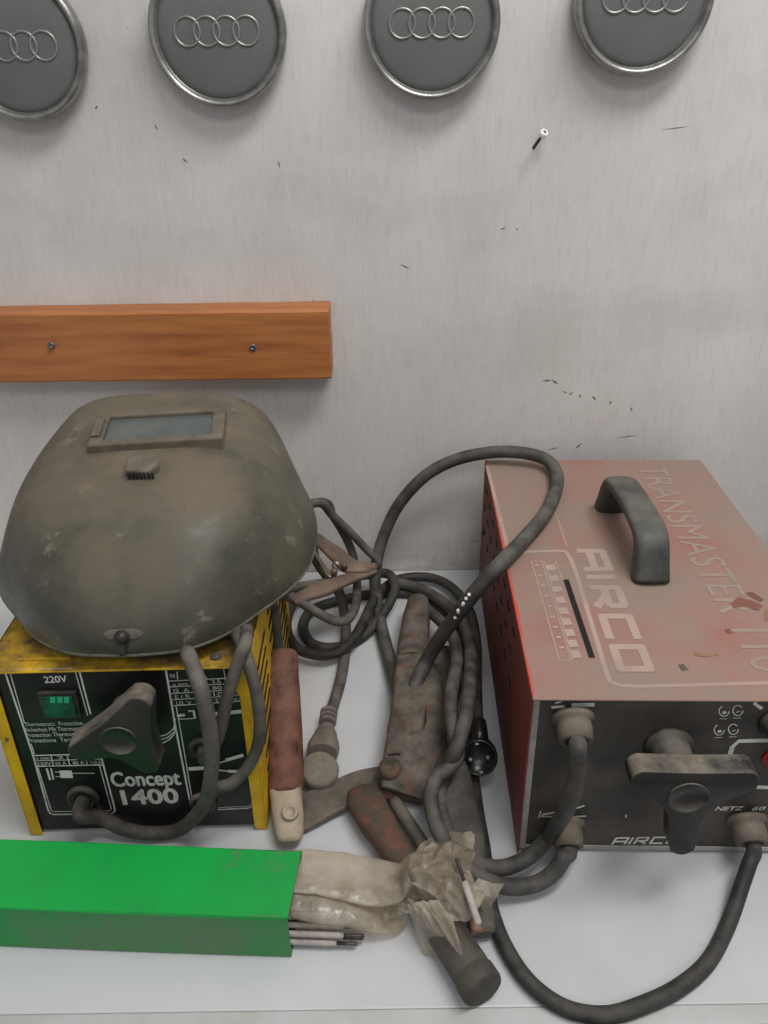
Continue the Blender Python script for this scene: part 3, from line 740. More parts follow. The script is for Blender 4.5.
out = [((.0135+.0012*math.cos(5*a))*math.copysign(abs(math.cos(a))**.7, math.cos(a)), (.0105+.001*math.cos(5*a))*math.copysign(abs(math.sin(a))**.7, math.sin(a))) for a in [2*PI*i/40 for i in range(40)]]
k.prism(out, p-nn*.002, du, dl, nn*.012, .002, 3)
ko = obj('adjusting_knob', k, M['mask_frame'], mt_)
k = MB()
for i in range(7): k.box((-.0105+i*.0034, -.0118, .0005), (-.0088+i*.0034, -.0095, .009), .0004, 1, Matrix(((du.x, dl.x, nn.x, p.x), (du.y, dl.y, nn.y, p.y), (du.z, dl.z, nn.z, p.z), (0, 0, 0, 1))))
obj('knurling', k, M['dark'], ko, label='dark knurled front of the knob')
# scuffed bead along the open rim
rimL = []
for i in range(NL+1):
    l = Lm*(.5-.5*math.cos(PI*i/NL))*.998+.0003; x, _ = msurf(l, -90); rimL.append((l, x, -rimdip(l)))
bead = [chin+a_*l+b_*x+n_*d for l, x, d in reversed(rimL[:54])] + [chin+a_*l-b_*x+n_*d for l, x, d in rimL[1:54]]
obj('rim', MB().tube(bead, .0023, 8, 1), M['mask_rim'], mt_, label='scuffed paler rim edge')
p, du, dl, nn = frame_at(Lm*.014, 0)
s_ = MB(); rs = []
out = [(.016*math.copysign(abs(math.cos(a))**.6, math.cos(a)), .0045*math.sin(a)) for a in [2*PI*i/28 for i in range(28)]]
s_.prism(out, p+nn*.0012+dl*.002, du, dl, nn*.0014, .0004, 2)
obj('slider_slot', s_, M['mask_frame'], mt_, label='short slot above the chin')
s_ = MB().lathe([(.0045, 0), (.0058, .003), (.0058, .007), (.004, .0098), (.0001, .0105)], p+nn*.002+dl*.001, nn, 20)
s_.tube([p+nn*.006, p+nn*.007-dl*.008, p+nn*.006-dl*.013], lambda t: .0036, 10, 4)
obj('slider_knob', s_, M['dark'], mt_)

# ============================================================ CABLES
def pth(pts): return [q if isinstance(q, Vector) else (atz(*q) if len(q) == 3 else aty(q[0], q[1], q[3])) for q in pts]
def W(u, v, y): return aty(u, v, y)
YT = YH
# power cord of the yellow welder
ga = Y.w(*Y.lf(84, 797, py))
pc = [ga+Y.y*.002, ga-Y.y*.02+Vector((.002, 0, -.002)), atz(100, 817, .03), atz(122, 828, .016), atz(150, 833, .0105), atz(180, 829, .016), Y.front(203, 806, -.03), Y.front(211, 775, -.038), Y.front(211, 740, -.038),
      Y.front(204, 700, -.036), Y.front(195, 672, -.022), Y.front(189, 656, -.012), atz(185, 647, YT+.0085), Y.w(.152, .06, YT+.0075), Y.w(.155, .12, YT+.012), Y.w(.17, .2, YT+.03), Y.w(YW+.005, .29, YT+.0), W(309, 540, .90), W(316, 560, .90), W(326, 575, .895), W(338, 590, .875), atz(344, 611, .03), atz(346, 640, .0085), atz(342, 674, .0085), atz(334, 703, .0095), atz(328, 720, .013)]
cy = obj('power_cord', MB().tube(pc, .0066, 12, 8), M['cable_dusty'], yt)
# plug (angled, grey)
pp = atz(328, 719, .013); pq = atz(320, 768, .018)
dd = (pq-pp); dd.z = 0; dd.normalize(); sd = Vector((dd.y, -dd.x, 0))
pl = MB().loft([(pp+dd*.012, .0075, .0075, sd), (pp+dd*.018, .0095, .009, sd), (pp+dd*.026, .0125, .011, sd), (pp+dd*.045+UPN*.002, .017, .014, sd), (pp+dd*.056+UPN*.003, .0155, .014, sd)], 20, 2.3, 4)
plo = obj('plug', pl, M['plug'], cy, label='dusty grey mains plug')
pc_ = pq
nax = (Vector((.12, -.35, 1))).normalized()
obj('plug_face', MB().lathe([(.0185, -.016), (.0195, -.012), (.0195, .004), (.018, .0065), (.0105, .0072), (.0095, .0055), (.0001, .0055)], pc_, nax, 32), M['plug'], plo) if False else None
rbm = MB()
for k in range(3): rbm.lathe([(.0078, 0), (.0098, .0012), (.0098, .0032), (.0078, .0044)], pp+dd*(-.012+.0072*k), dd, 16)
obj('strain_relief', rbm, M['plug'], cy)
obj('plug_body', MB().lathe([(.0150, -.0165), (.0185, -.013), (.0195, -.009), (.0195, .003), (.018, .0062), (.0165, .0072), (.0001, .0078)], pc_+dd*.004, nax, 32), M['plug'], cy)
# electrode cable of the yellow welder -> brown holder
gb = Y.w(*Y.lf(203, 747, py))
ec = [gb+Y.y*.002, gb-Y.y*.014+Vector((.004, 0, -.001)), Y.front(216, 742, -.022), Y.front(222, 722, -.024), Y.front(228, 695, -.022), Y.front(239, 660, -.016), Y.front(246, 642, -.006), atz(246, 625, YT+.009), atz(243, 606, YT+.007), Y.w(.195, .10, YT+.008), Y.w(YW-.004, .17, YT+.006), Y.w(YW+.012, .21, YT-.05),
      atz(284, 594, .115), atz(300, 602, .10), atz(318, 613, .09), atz(335, 621, .08), atz(347, 620, .08), atz(355, 608, .08), atz(357, 590, .07), W(356, 572, .905), W(352, 552, .915), W(344, 534, .915), W(333, 516, .915), W(322, 502, .91), Y.w(YW-.02, .325, .17), Y.w(YW-.0, .31, .20), Y.w(YW+.010, .24, .20), atz(271, 590, .17), atz(274, 610, .15), atz(277, 635, .12), atz(279, 655, .10)]
obj('electrode_cable', MB().tube(ec, .0056, 12, 8), M['cable_dusty'], yt)
# earth cable -> clamp
gc = Y.w(*Y.lf(203, 802, py))
gcb = [gc+Y.y*.002, gc-Y.y*.012, Y.front(214, 790, -.022), Y.front(230, 784, -.022), Y.front(246, 770, -.020), Y.front(257, 748, -.020), Y.front(260, 722, -.020), Y.front(257, 695, -.018), Y.front(249, 665, -.012), atz(240, 640, YT+.020), atz(229, 622, YT+.010), atz(222, 608, YT+.007), Y.w(.17, .13, YT+.008), Y.w(YW-.01, .20, YT+.018), Y.w(YW+.02, .22, YT-.04),
       atz(272, 590, .125), atz(292, 588, .115), atz(315, 584, .10), atz(345, 580, .085), W(368, 572, .90), W(378, 562, .905), W(366, 549, .91), W(350, 532, .905), W(333, 516, .90), W(316, 503, .885), Y.w(YW-.01, .30, .165), Y.w(YW+.004, .305, .13), atz(305, 548, .1), atz(316, 549, .10)]
obj('earth_cable', MB().tube(gcb, .0054, 12, 8), M['cable_dusty'], yt)
# red welder: power cord with black plug
g3 = Rd.w(*fl_(746, 818)); gd = Rd.y*-1*.91 + Vector((0, 0, -.41))
rc = [g3+gd*.008, g3+gd*.028, atz(750, 862, .034), atz(742, 885, .022), atz(728, 925, .0075), atz(708, 962, .0065), atz(678, 988, .0065), atz(640, 1006, .0065), atz(605, 1015, .0065), atz(565, 1008, .0065), atz(530, 983, .0065), atz(506, 948, .0065), atz(492, 912, .0065), atz(487, 880, .0065), atz(484, 850, .0065), atz(478, 815, .0065),
      atz(474, 785, .0065), atz(470, 750, .0065), atz(468, 710, .0065), atz(469, 675, .0065), atz(464, 645, .0065), atz(450, 622, .0065), atz(432, 602, .0065), atz(412, 594, .0065), atz(374, 594, .0065), atz(333, 602, .0065), atz(310, 612, .0065), atz(303, 628, .0065), atz(311, 643, .0065), atz(330, 648, .0065), atz(352, 643, .0065), atz(370, 630, .009), atz(384, 612, .018),
      atz(391, 600, .03), atz(395, 587, .035), atz(388, 574, .035), atz(365, 575, .03), atz(330, 583, .022), atz(300, 596, .018), atz(288, 615, .018), atz(288, 635, .018), atz(300, 650, .018), atz(325, 655, .018), atz(348, 645, .02), atz(362, 625, .022), atz(372, 604, .024), atz(382, 590, .018), atz(400, 579, .012), atz(425, 577, .012), atz(445, 583, .014), atz(460, 596, .02), atz(471, 615, .03), atz(476, 645, .035), atz(476, 680, .04), atz(477, 715, .045), atz(479, 735, .045)]
rco = obj('power_cord', MB().tube(rc, .0066, 12, 6), M['cable_dark'], rtn, label='long dark mains cord looping over the bench')
pc2 = atz(479, 758, .040); pax = (EYE-pc2).normalized(); pax = (pax + Vector((0, -.35, 0))).normalized()
upv = (Vector((0, 1, 0)) - pax*pax.y).normalized(); sx = upv.cross(pax).normalized()
obj('plug', MB().lathe([(.010, -.030), (.016, -.027), (.0185, -.018), (.0185, -.002), (.0172, .0), (.0160, .0), (.0155, -.0025), (.0001, -.0025)], pc2, pax, 36), M['jet'], rco, label='black round mains plug')
pn_ = MB()
for s_ in (-1, 1): pn_.lathe([(.0024, -.006), (.0024, .004), (.0016, .0055), (.0001, .006)], pc2+sx*.0085*s_, pax, 12)
obj('pin', pn_, M['emblem'], rco)
pn_ = MB()
for s_ in (-1, 1): pn_.box((-.002, -.0012, -.004), (.002, .0012, .0012), .0004, 1, Matrix.Translation(pc2+upv*.0138*s_) @ Matrix((sx, upv, pax)).transposed().to_4x4())
obj('earth_clip', pn_, M['emblem'], rco)
obj('plug_neck', MB().tube([atz(479, 722, .047), atz(479, 735, .046), atz(479, 748, .034)], lambda t: .0075+.004*t, 14, 5), M['jet'], rco)
# two heavy cables from the left sockets
g1 = Rd.w(*fl_(573, 716))
h1c = [g1+gd*.01, g1+gd*.03, Rd.front(578, 745, -.045), Rd.front(577, 775, -.045), Rd.front(568, 805, -.043), atz(550, 835, .035), atz(527, 858, .022), atz(500, 868, .018), atz(475, 862, .022), atz(455, 845, .026), atz(444, 820, .03), atz(440, 795, .034), atz(446, 772, .05), atz(458, 745, .085), atz(466, 715, .095), atz(470, 680, .09), atz(470, 645, .07), atz(462, 622, .045), atz(448, 606, .025), atz(428, 592, .02), atz(408, 585, .020), atz(395, 583, .020)]
obj('welding_cable', MB().tube(h1c, .0072, 12, 8), M['cable'], rtn)
g2 = Rd.w(*fl_(566, 822))
h2c = [g2+gd*.008, g2+gd*.026, atz(564, 857, .038), atz(553, 873, .025), atz(535, 884, .016), atz(510, 887, .018), atz(485, 880, .028), atz(462, 865, .036), atz(445, 843, .04), atz(434, 818, .045), atz(431, 795, .05), atz(436, 778, .055), atz(450, 767, .062), atz(458, 752, .072), atz(452, 725, .085), atz(451, 695, .085), atz(457, 660, .075), atz(452, 635, .06), atz(437, 618, .04), atz(422, 606, .03)]
obj('welding_cable', MB().tube(h2c, .0072, 12, 8), M['cable'], rtn)
# arching cable feeding the rusty holder (rises against the wall and lies over the red welder's corner)
arc = [atz(404, 710, .035), atz(398, 690, .02), atz(390, 660, .012), atz(381, 625, .012), atz(377, 600, .02), W(375, 580, .91), W(378, 555, .935), W(386, 530, .95), W(400, 503, .955), W(425, 476, .957), W(455, 460, .955), W(490, 452.5, .952), W(520, 452.5, .945),
       atz(545, 459, .206), atz(556, 472, .202), atz(556, 490, .201), atz(545, 514, .201), atz(525, 538, .2015), atz(503, 561, .202), atz(485, 580, .187), atz(464, 606, .15), atz(443, 634, .105), atz(427, 660, .066), atz(416, 684, .050), atz(411, 705, .036), atz(410, 725, .030)]
ar = thing('arched_cable', 'thick grey cable arching up the wall and over the red welder\'s rear corner', 'cable', atz(398, 690, 0))
obj('sheath', MB().tube(arc, .0080, 14, 8), M['cable'], ar)
wp = MB(); wp.smooth = True
fr0 = atz(471, 594, .163)
for k in range(10):
    q = catmull([atz(480, 584, .181), atz(466, 602, .158), atz(452, 621, .128)], 5)[k]
    o_ = (EYE-q).normalized()*.0078 + Vector((random.uniform(-.003, .003), 0, random.uniform(-.002, .002)))
    wp.lathe([(.0001, -.0008), (.0022, -.0002), (.0014, .0007), (.0001, .001)], q+o_, (EYE-q), 6)
obj('paint_splash', wp, M['white_plastic'], ar, label='white paint flecks')

# ============================================================ HOLDERS, CLAMP, HAMMER
# brown tubular electrode holder leaning beside the yellow welder
h0, h1 = atz(281, 652, .108), atz(286, 792, .024)
dv = (h1-h0).normalized(); Ls = (h1-h0).length
bh = thing('electrode_holder', 'brick-brown tubular electrode holder with a cream tip, right beside the yellow welder', 'electrode holder', atz(290, 835, 0))
k = MB().lathe([(.0001, .016), (.0125, .016), (.0128, .001), (.0155, 0), (.0172, .003), (.0168, .006), (.0176, .010), (.0171, .014), (.0178, .019), (.0173, .024), (.0180, .04), (.0186, Ls*.6), (.0182, Ls-.004), (.0168, Ls)], h0, dv, 40)
obj('grip', k, M['brick'], bh, label='brick-brown fibre grip')
sdh = dv.cross(UPN).normalized()
e1 = atz(290, 839, .011)
k = MB().loft([(h1-dv*.002, .0166, .0165, sdh), (h1.lerp(e1, .15), .0155, .0145, sdh), (h1.lerp(e1, .5), .0150, .0115, sdh), (h1.lerp(e1, .85), .0135, .010, sdh), (e1, .0115, .009, sdh), (e1+dv*.002, .008, .006, sdh)], 28, 2.6, 5)
obj('jaw_tip', k, M['cream'], bh, label='cream coloured tip')
q = atz(290, 812, .030)
obj('ring_bolt', MB().lathe([(.0078, -.004), (.0078, .001), (.0070, .002), (.0048, .0022), (.0044, -.001), (.0001, -.001)], q, (EYE-q)*.6+Vector((0, 0, .4)), 24), M['cream'], bh)
q = h0.lerp(h1, .66) + (EYE-h0).normalized()*.0165
obj('grip_hole', MB().lathe([(.004, -.001), (.0042, .0012), (.0028, .0016), (.0022, .0004), (.0001, .0004)], q, (EYE-q), 16), M['black'], bh)

# copper clamp on the cable pile
cl = thing('earth_clamp', 'copper-brown spring clamp lying on the tangle of cables behind the welding mask', 'clamp', atz(340, 570, .06))
def cp(u, v, z): return atz(u, v, z)
sdc = Vector((.3, .9, .3)).normalized()
j = cp(376, 566, .098)
cu_ = MB().loft([(cp(306, 530, .125), .006, .003, sdc), (cp(322, 543, .118), .0085, .0035, sdc), (cp(338, 556, .11), .011, .004, sdc), (cp(348, 565, .105), .012, .004, sdc), (cp(362, 568, .102), .008, .004, sdc), (j, .004, .003, sdc)], 16, 3, 5)
obj('upper_lever', cu_, M['copper'], cl)
sdl = Vector((.2, .97, .1)).normalized()
cu_ = MB().loft([(cp(292, 602, .105), .006, .003, sdl), (cp(304, 595, .103), .0095, .004, sdl), (cp(322, 589, .10), .011, .0045, sdl), (cp(340, 582, .098), .0095, .004, sdl), (cp(358, 576, .096), .007, .004, sdl), (cp(376, 571, .094), .004, .003, sdl)], 16, 3, 5)
obj('lower_lever', cu_, M['copper'], cl)
for (u, v) in ((344, 565), (334, 571)):
    q = cp(u, v, .112); obj('rivet', MB().lathe([(.004, -.006), (.004, .001), (.0025, .0028), (.0001, .003)], q, (0, -.4, 1), 14), M['copper'], cl)
sp = MB()
c0_, c1_ = cp(318, 562, .107), cp(334, 575, .105)
for k in range(3):
    sp.tube([cp(311+k*2, 548+k, .11), cp(319+k*2, 560+k*1.5, .112), cp(327+k*2, 574-k, .108), cp(331+k*1.5, 577-k*2, .106)], .0011, 8, 4)
tq = cp(336, 567, .116)
hel = [tq + Vector((.0045*math.cos(a), (a/(6*PI))*.006, .0045*math.sin(a))) for a in [i*PI/4 for i in range(25)]]
sp.tube(hel, .0009, 6, 2)
obj('spring', sp, M['spring'], cl)

# rusty tong electrode holder
SX = Vector((1, 0, 0))
rh = thing('electrode_holder', 'rusty grey tong-type electrode holder lying in the middle of the bench', 'electrode holder', atz(408, 720, 0))
def sec(u, v, z, w, h, sx_=SX): return (atz(u, v, z), w, h, sx_)
k = MB().loft([sec(418, 598, .03, .006, .006), sec(418, 604, .03, .0145, .014), sec(416, 622, .032, .0175, .018), sec(413, 650, .033, .019, .018), sec(412, 665, .034, .0195, .019)], 28, 2.2, 5)
obj('handle', k, M['rust'], rh, label='speckled rusty round handle')
k = MB().loft([sec(412, 662, .034, .0195, .017), sec(417, 685, .034, .027, .018), sec(419, 710, .034, .0295, .018), sec(417, 740, .032, .0315, .0165), sec(412, 765, .028, .029, .015), sec(407, 785, .022, .0255, .012), sec(404, 795, .018, .0235, .008)], 28, 4, 5)
for v in k.b.verts:
    d_ = noise.noise(v.co*45)*.0035+noise.noise(v.co*110)*.0016; v.co.z += d_; v.co.x += d_*.6
obj('jaw', k, M['rust'], rh)
k = MB().loft([sec(441, 650, .02, .012, .006), sec(444, 660, .024, .019, .008), sec(443, 690, .024, .020, .009), sec(434, 730, .02, .015, .009), sec(422, 768, .014, .012, .008), sec(410, 800, .009, .011, .006)], 20, 3.4, 5)
obj('lever', k, M['rust'], rh)
k = MB().loft([sec(405, 783, .013, .0255, .004), sec(403, 794, .010, .0255, .005), sec(402, 801, .006, .024, .0045)], 20, 4, 4)
obj('lower_jaw', k, M['rust_red'], rh)
q = atz(390, 768, .038)
obj('bolt', MB().lathe([(.011, -.012), (.0115, 0), (.009, .003), (.0045, .0035), (.003, .002), (.0001, .002)], q, (EYE-q)*.5+Vector((-.1, 0, .5)), 24), M['rust_red'], rh, label='reddish bolt head')
for pts in ([(413, 678), (418, 676), (422, 671), (421, 676), (415, 680)], [(425, 716), (427, 704), (426.5, 722), (424, 728)], [(387, 754), (400, 753), (401, 755), (388, 756)]):
    cr = MB(); cr.smooth = False; cr.poly([atz(*p, .0545) for p in pts]); obj('crack', cr, M['black'], rh, solid=.0006)

obj('side_gap', MB().tube([atz(447, 690, .046), atz(444, 712, .044), atz(436, 742, .040), atz(428, 768, .034), atz(420, 790, .026)], .0013, 8, 4), M['black'], rh, label='dark gap between jaw and lever')
# grey rubber holder to the right
gh = thing('electrode_holder', 'dusty grey rubber-clad electrode holder half under the looping cable beside the black plug', 'electrode holder', atz(465, 830, 0))
k = MB().loft([sec(440, 752, .022, .012, .012), sec(443, 757, .022, .019, .017), sec(448, 775, .022, .0215, .019), sec(453, 800, .021, .022, .018), sec(461, 835, .018, .021, .016), sec(469, 868, .016, .016, .0135), sec(475, 895, .015, .0122, .0122)], 28, 2.4, 5)
obj('sleeve', k, M['rubber'], gh)
rg = MB()
ctrs = [(441.5+ i*1.4, 757+i*3.6) for i in range(4)]
k = MB().loft([sec(476, 893, .015, .0120, .0122), sec(480, 915, .014, .0118, .0118), sec(483, 930, .0125, .011, .010), sec(484, 935, .012, .007, .006)], 20, 2.2, 4)
obj('tip', k, M['rubber'], gh)
k = MB().loft([sec(474.5, 919, .019, .0052, .005), sec(477, 933, .0165, .0055, .005)], 14, 3, 3)
obj('contact', k, M['orange'], gh, label='copper coloured contact')

# chipping hammer
hmr = thing('chipping_hammer', 'rusty chipping hammer with flat steel head and black grip, under the torn plastic', 'hammer', atz(400, 850, 0))
sdp = (atz(347, 801, 0)-atz(337, 778, 0)).normalized()
k = MB().loft([(atz(284, 819, .006), .0225, .002, sdp), (atz(300, 813, .007), .0215, .003, sdp), (atz(330, 800, .008), .0185, .004, sdp), (atz(360, 787, .008), .0185, .0045, sdp), (atz(385, 780, .008), .0165, .0045, sdp), (atz(404, 776, .007), .012, .003, sdp)], 24, 9, 4)
obj('head', k, M['steel'], hmr, label='flat wedge-shaped steel head')
hd_ = (atz(487, 990, 0)-atz(362, 797, 0)).normalized(); hsd = Vector((hd_.y, -hd_.x, 0))
k = MB().loft([(atz(360, 790, .016), .013, .006, hsd), (atz(366, 802, .017), .0185, .009, hsd), (atz(376, 820, .018), .0175, .011, hsd), (atz(392, 845, .018), .0145, .0115, hsd), (atz(412, 876, .018), .013, .012, hsd), (atz(425, 897, .0185), .0145, .0145, hsd)], 22, 2.6, 5)
obj('neck', k, M['rust_red'], hmr, label='neck covered in reddish rust')
ha, hb = atz(418, 888, .0190), atz(484, 991, .0190); hl = (hb-ha).length
k = MB().lathe([(.012, 0), (.0148, .004), (.0155, .012), (.0162, hl-.018), (.0156, hl-.0165), (.0156, hl-.0155), (.0170, hl-.014), (.0172, hl-.003), (.0160, hl), (.004, hl+.0006), (.0001, hl+.0006)], ha, (hb-ha), 40)
obj('grip', k, M['handle_black'], hmr, label='black rubber grip')
k = MB().tube([atz(394, 801, .012), atz(408, 822, .012), atz(428, 853, .012)], .0066, 14, 4)
obj('rod', k, M['steel'], hmr)

# ============================================================ GREEN BOX + ELECTRODES
pA, pBk, pF = atz(291, 957, 0), None, None
bh_ = .052
fl0, fl1 = atz(0, 946, 0), atz(291, 958, 0)
G_ = Frame(fl1 - (fl1-fl0).normalized()*.36, fl1); GW = .36
GD = (atz(298, 849, bh_)-G_.o).dot(G_.y)
gx = thing('electrode_carton', 'bright green open-ended carton of welding electrodes in the foreground at left', 'carton', G_.w(GW/2, GD/2, 0), G_.rz)
def strip(mb, mi, a, b_, axis):  # wall of the sleeve with slight bulge
    pass
t_ = .0016
gm = MB(); gm.smooth = False
def face(x, s, prof):  # rounded rectangular profile
    return [G_.w(x, y, z) for y, z in prof]
def rr(inset, n=4, rad=.0022):
    pts = []; y0, y1, z0, z1 = inset, GD-inset, inset+.0002, bh_-inset
    for (cy_, cz_, a0) in ((y1-rad, z1-rad, 0), (y0+rad, z1-rad, 90), (y0+rad, z0+rad, 180), (y1-rad, z0+rad, 270)):
        for i in range(n+1):
            a = math.radians(a0+90*i/n); pts.append((cy_+rad*math.cos(a), cz_+rad*math.sin(a)))
    return pts
xs = [0, .05, .1, .15, .2, .25, .3, .33, .345, .352, .36]
P0 = rr(0); P1 = rr(t_, rad=.0012)
def bulge(x, y, z):
    top_ = z > bh_-.004; return G_.w(x+(.003 if (top_ and y > GD*.2 and x > .35) else 0) + (noise.noise(Vector((y*150, z*150, 3)))*.0012 if x > .35 else 0), y+(-.0012*math.sin(PI*x/GW) if y < .004 else 0), z+(.0009*math.sin(x*14) if top_ else 0))
rs = [[bulge(x, y, z) for y, z in P0] for x in xs]
gm.rings(rs, False, False)
inn = [[bulge(x, y, z) for y, z in P1] for x in xs]
gm.rings(inn, False, False)
gm.rings([rs[-1], inn[-1]], False, False); gm.poly([G_.w(0, y, z) for y, z in P0])
bmesh.ops.remove_doubles(gm.b, verts=list(gm.b.verts), dist=1e-6)
bmesh.ops.recalc_face_normals(gm.b, faces=list(gm.b.faces))
for f in gm.b.faces:
    cN = f.calc_center_median()-G_.o; z = cN.z; y = cN.dot(G_.y)
    insid = (t_*.6 < y < GD-t_*.6) and (t_*.6 < z < bh_-t_*.6)
    f.material_index = 2 if insid and cN.dot(G_.x) > .002 else (1 if (y < .001 and z < bh_-.003) else 0)
    f.smooth = False
obj('sleeve', gm, [M['green'], M['green_side'], M['carton']], gx, normals=False)
pf = MB()
for i in range(150):
    x = .004+i*.0024; pf.box((x, -.0004, bh_-.0012), (x+.0013, .0006, bh_+.0003))
for v in pf.b.verts: v.co = G_.w(*v.co)
obj('perforated_edge', pf, M['green'], gx)

def electrode(yy, zz, x0_, x1_, coat, dang=0, tipz=0, label='', core=.021):
    a, b_ = G_.w(x0_, yy, zz), G_.w(x1_, yy+dang, zz+tipz)
    d = (b_-a); L_ = d.length; d.normalize()
    t = thing('welding_electrode', label, 'electrode', a, 0, 'welding electrodes in the green carton')
    obj('coating', MB().lathe([(.0017, .0), (.0024, .001), (.0024, L_-core), (.0019, L_-core+.004)], a, d, 12), M[coat], t)
    obj('core_wire', MB().lathe([(.0015, L_-core), (.0015, L_-.0006), (.001, L_)], a, d, 10), M['core'], t)
    return t
els = [(.008, .0075, .414, 'flux', 'pale coated electrode lying lowest and nearest in the green carton', .0015, 0), (.0145, .0078, .419, 'flux', 'pale electrode second from the carton\'s near wall', 0, 0), (.0105, .0140, .420, 'flux', 'pale electrode in the second layer near the carton\'s front wall', .002, 0),
       (.018, .0142, .420, 'flux', 'topmost pale electrode of the front bundle, sticking out to the plastic', .002, 0),
       (.024, .0235, .417, 'flux_grey', 'single blue-grey electrode lying between the pale front bundle and the plastic sleeve', .0, -.002),
       (.031, .0085, .378, 'flux', 'short-protruding pale electrode inside the plastic, nearest the grey one', 0, 0), (.036, .0150, .380, 'flux', 'pale electrode under the plastic, in the middle of the carton', 0, 0), (.030, .0190, .395, 'flux', 'pale electrode seen through the plastic just behind the grey one', 0, .002),
       (.044, .0085, .372, 'flux', 'pale electrode low at the back of the carton', 0, 0), (.042, .0220, .385, 'flux', 'pale electrode lying highest under the rear plastic sleeve', 0, .0)]
for y_, z_, x_, m_, l_, da, tz in els: electrode(y_, z_, .06, x_, m_, da, tz, l_)

# loose stub electrode on the plastic
a, b2 = atz(459, 866, .070), atz(479, 925, .050)
t = thing('electrode_stub', 'short whitish used electrode stub lying across the torn plastic', 'electrode', a)
d = b2-a; obj('coating', MB().lathe([(.0020, .012), (.0028, .014), (.0030, d.length*.6), (.0027, d.length*.62), (.0030, d.length-.002), (.002, d.length)], a, d, 12), M['flux'], t)
obj('core_wire', MB().lathe([(.0016, -.006), (.0016, .0135)], a, d, 10), M['core'], t)

# ============================================================ PLASTIC BAG
bg = MB()
def crumple(p, amp, sc=40):
    v = noise.noise_vector(p*sc); w = Vector([abs(q) for q in noise.noise_vector(p*sc*1.7+Vector((3, 1, 7)))])
    r1 = abs(noise.noise(p*sc*.8)); r2 = noise.voronoi(p*sc*1.1)[0]
    return p + v*amp*.6 + w*amp*.6 + UPN*((r1*1.2+(r2[1]-r2[0])*.9)*amp)
def sleeve(secs, n=30, sub=6, amp=.002, sc=40, e=2.2):
    C = MB(); C.loft(secs, n, e, sub, cap=False)
    for v in C.b.verts:
        v.co = crumple(v.co, amp, sc); v.co.z = max(v.co.z, .0012)
    bg.merge(C.b, None, smooth=True)
SY = Vector((0, 1, 0))
def sy(u, v, z, w, h, s=SY): return (atz(u, v, z), w, h, s)
sleeve([sy(290, 871, .040, .0215, .003), sy(312, 872, .038, .0225, .0035), sy(340, 876, .034, .0235, .0045), (atz(370, 882, .030), .0235, .0045, SY), (atz(395, 883, .030), .021, .006, (SY+SX*.3)), (atz(414, 874, .038), .022, .009, (SY*.6+SX*.8).normalized())], amp=.0012, sc=34, e=2.0)
sleeve([sy(292, 901, .029, .0165, .009), sy(325, 905, .026, .0175, .008), sy(352, 910, .020, .0175, .0065), sy(375, 917, .012, .016, .005), sy(390, 921, .008, .013, .003), sy(402, 918, .005, .009, .002)], amp=.0016, sc=45, e=2.0)
def sheet(rows, nu=26, nv=26, amp=.003, sc=50):
    """smooth patch through a net of control points (rows of (u,v,z)), crumpled"""
    R_ = [catmull([atz(*p) for p in r], 6) for r in rows]
    cols = list(zip(*R_)); G2 = [catmull(list(c_), 6) for c_ in cols]
    rs = []
    for col in G2:
        rs.append([crumple(p, amp, sc) for p in col])
    for r in rs:
        for p in r: p.z = max(p.z, .001)
    bg.rings(rs, False, False, closed=False)
# crumpled mass between the sleeve and the cables: several creased layers
def creased(rows, sub=3, amp=.004, seed=0):
    rnd = random.Random(seed)
    R_ = [catmull([atz(*p) for p in r], sub) for r in rows]
    cols = list(zip(*R_)); G2 = [catmull(list(c_), sub) for c_ in cols]
    n0, n1 = len(G2), len(G2[0]); vs = []
    for i, col in enumerate(G2):
        row = []
        for j, p in enumerate(col):
            q = p + Vector((rnd.uniform(-1, 1)*.45, rnd.uniform(-1, 1)*.45, rnd.uniform(-1, 1)))*amp
            q.z = max(q.z, .001); row.append(bg.b.verts.new(q))
        vs.append(row)
    for i in range(n0-1):
        for j in range(n1-1):
            a, b_, c_, d_ = vs[i][j], vs[i+1][j], vs[i+1][j+1], vs[i][j+1]
            for tri in (((a, b_, c_), (a, c_, d_)) if rnd.random() < .5 else ((a, b_, d_), (b_, c_, d_))):
                f = bg.b.faces.new(tri); f.smooth = False
creased([[(396, 903, .012), (392, 890, .028), (398, 868, .038), (414, 852, .03)], [(425, 905, .030), (420, 885, .046), (425, 858, .052), (434, 836, .036)], [(448, 900, .044), (446, 878, .055), (452, 852, .056), (460, 832, .040)], [(470, 896, .045), (470, 876, .054), (474, 855, .045), (474, 836, .04)]], 3, .0042, 3)
creased([[(400, 880, .042), (408, 862, .05), (430, 842, .05)], [(420, 888, .05), (428, 866, .064), (446, 845, .058)], [(440, 893, .052), (452, 872, .062), (462, 850, .055)]], 3, .0045, 5)
creased([[(430, 884, .050), (448, 874, .060), (466, 868, .055)], [(440, 906, .045), (458, 896, .056), (478, 884, .05)], [(454, 922, .042), (470, 919, .044), (487, 896, .045)]], 3, .003, 8)
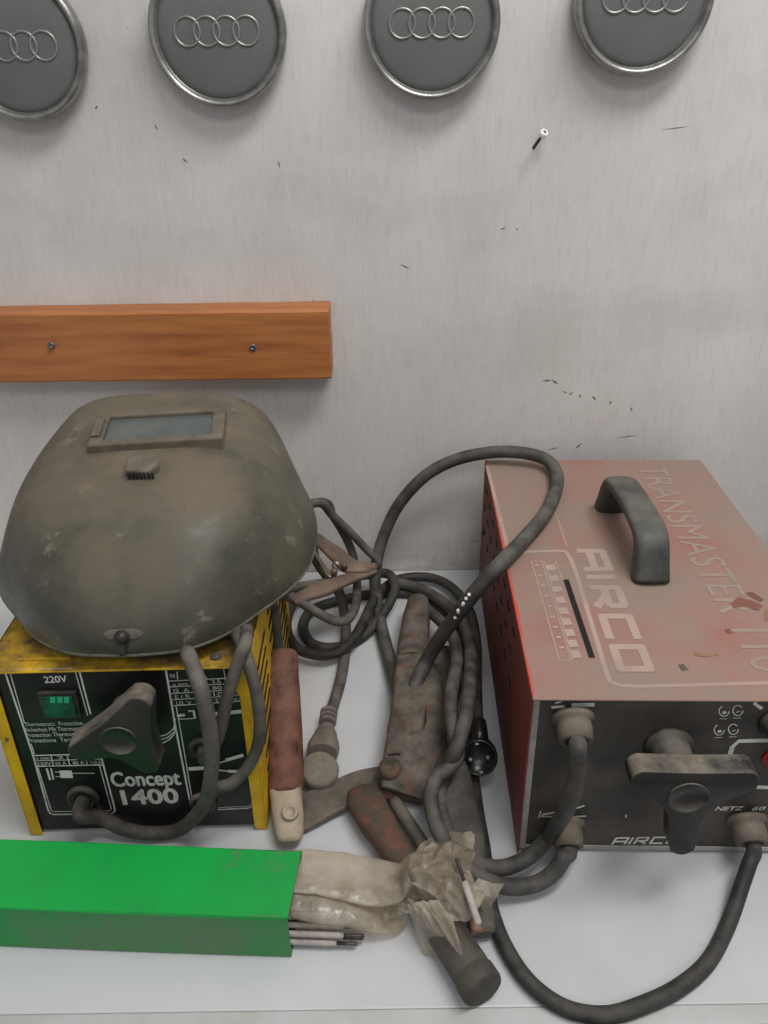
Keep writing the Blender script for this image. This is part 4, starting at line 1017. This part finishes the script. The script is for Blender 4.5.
creased([[(470, 896, .045), (474, 888, .05), (478, 878, .05)], [(480, 905, .035), (486, 895, .045), (492, 882, .045)], [(484, 914, .02), (495, 898, .036), (504, 884, .035)]], 2, .002, 9)
creased([[(380, 902, .018), (396, 900, .026), (416, 900, .036)], [(384, 918, .014), (402, 915, .02), (424, 908, .036)]], 3, .003, 11)
# hanging torn flaps
creased([[(408, 904, .042), (414, 903, .044), (424, 900, .044)], [(414, 925, .020), (428, 926, .034), (442, 920, .044)], [(424, 955, .002), (446, 957, .010), (456, 944, .044)]], 3, .0016, 12)
creased([[(424, 902, .046), (430, 900, .048), (438, 900, .047)], [(438, 922, .043), (446, 922, .046), (452, 918, .045)], [(457, 952, .042), (463, 957, .044), (460, 945, .043)]], 2, .0014, 13)
bmesh.ops.remove_doubles(bg.b, verts=list(bg.b.verts), dist=1e-6)
pb = obj('plastic_bag', bg, M['bag'], origin=atz(400, 890, 0), solid=.0003)
tag(pb, 'crumpled cloudy plastic bag torn open beside the green carton', 'plastic bag')

# ============================================================ LIGHT
w = bpy.data.worlds.new('world'); S.world = w; w.use_nodes = True
w.node_tree.nodes['Background'].inputs[0].default_value = (.90, .93, .97, 1); w.node_tree.nodes['Background'].inputs[1].default_value = .34
def area(name, loc, target, sx_, sy_, power, col):
    l = bpy.data.lights.new(name, 'AREA'); l.shape = 'RECTANGLE'; l.size = sx_; l.size_y = sy_; l.energy = power; l.color = col
    o = bpy.data.objects.new(name, l); COL.objects.link(o); o.location = loc
    o.rotation_euler = (Vector(target)-Vector(loc)).to_track_quat('-Z', 'Y').to_euler(); return o
area('ceiling_and_fill_lamp', (.55, .25, 1.95), (.15, .75, 0), 1.1, .35, 20, (1, .985, .96))
area('ceiling_and_fill_lamp', (.2, -1.3, 2.0), (0, .7, 0), 1.2, .5, 9, (1, .985, .96))  # fill lamp added behind the camera, not a real ceiling fixture
vs = S.view_settings; vs.view_transform = 'Standard'; vs.look = 'None'; vs.gamma = 1; vs.use_curve_mapping = False; vs.exposure = .18
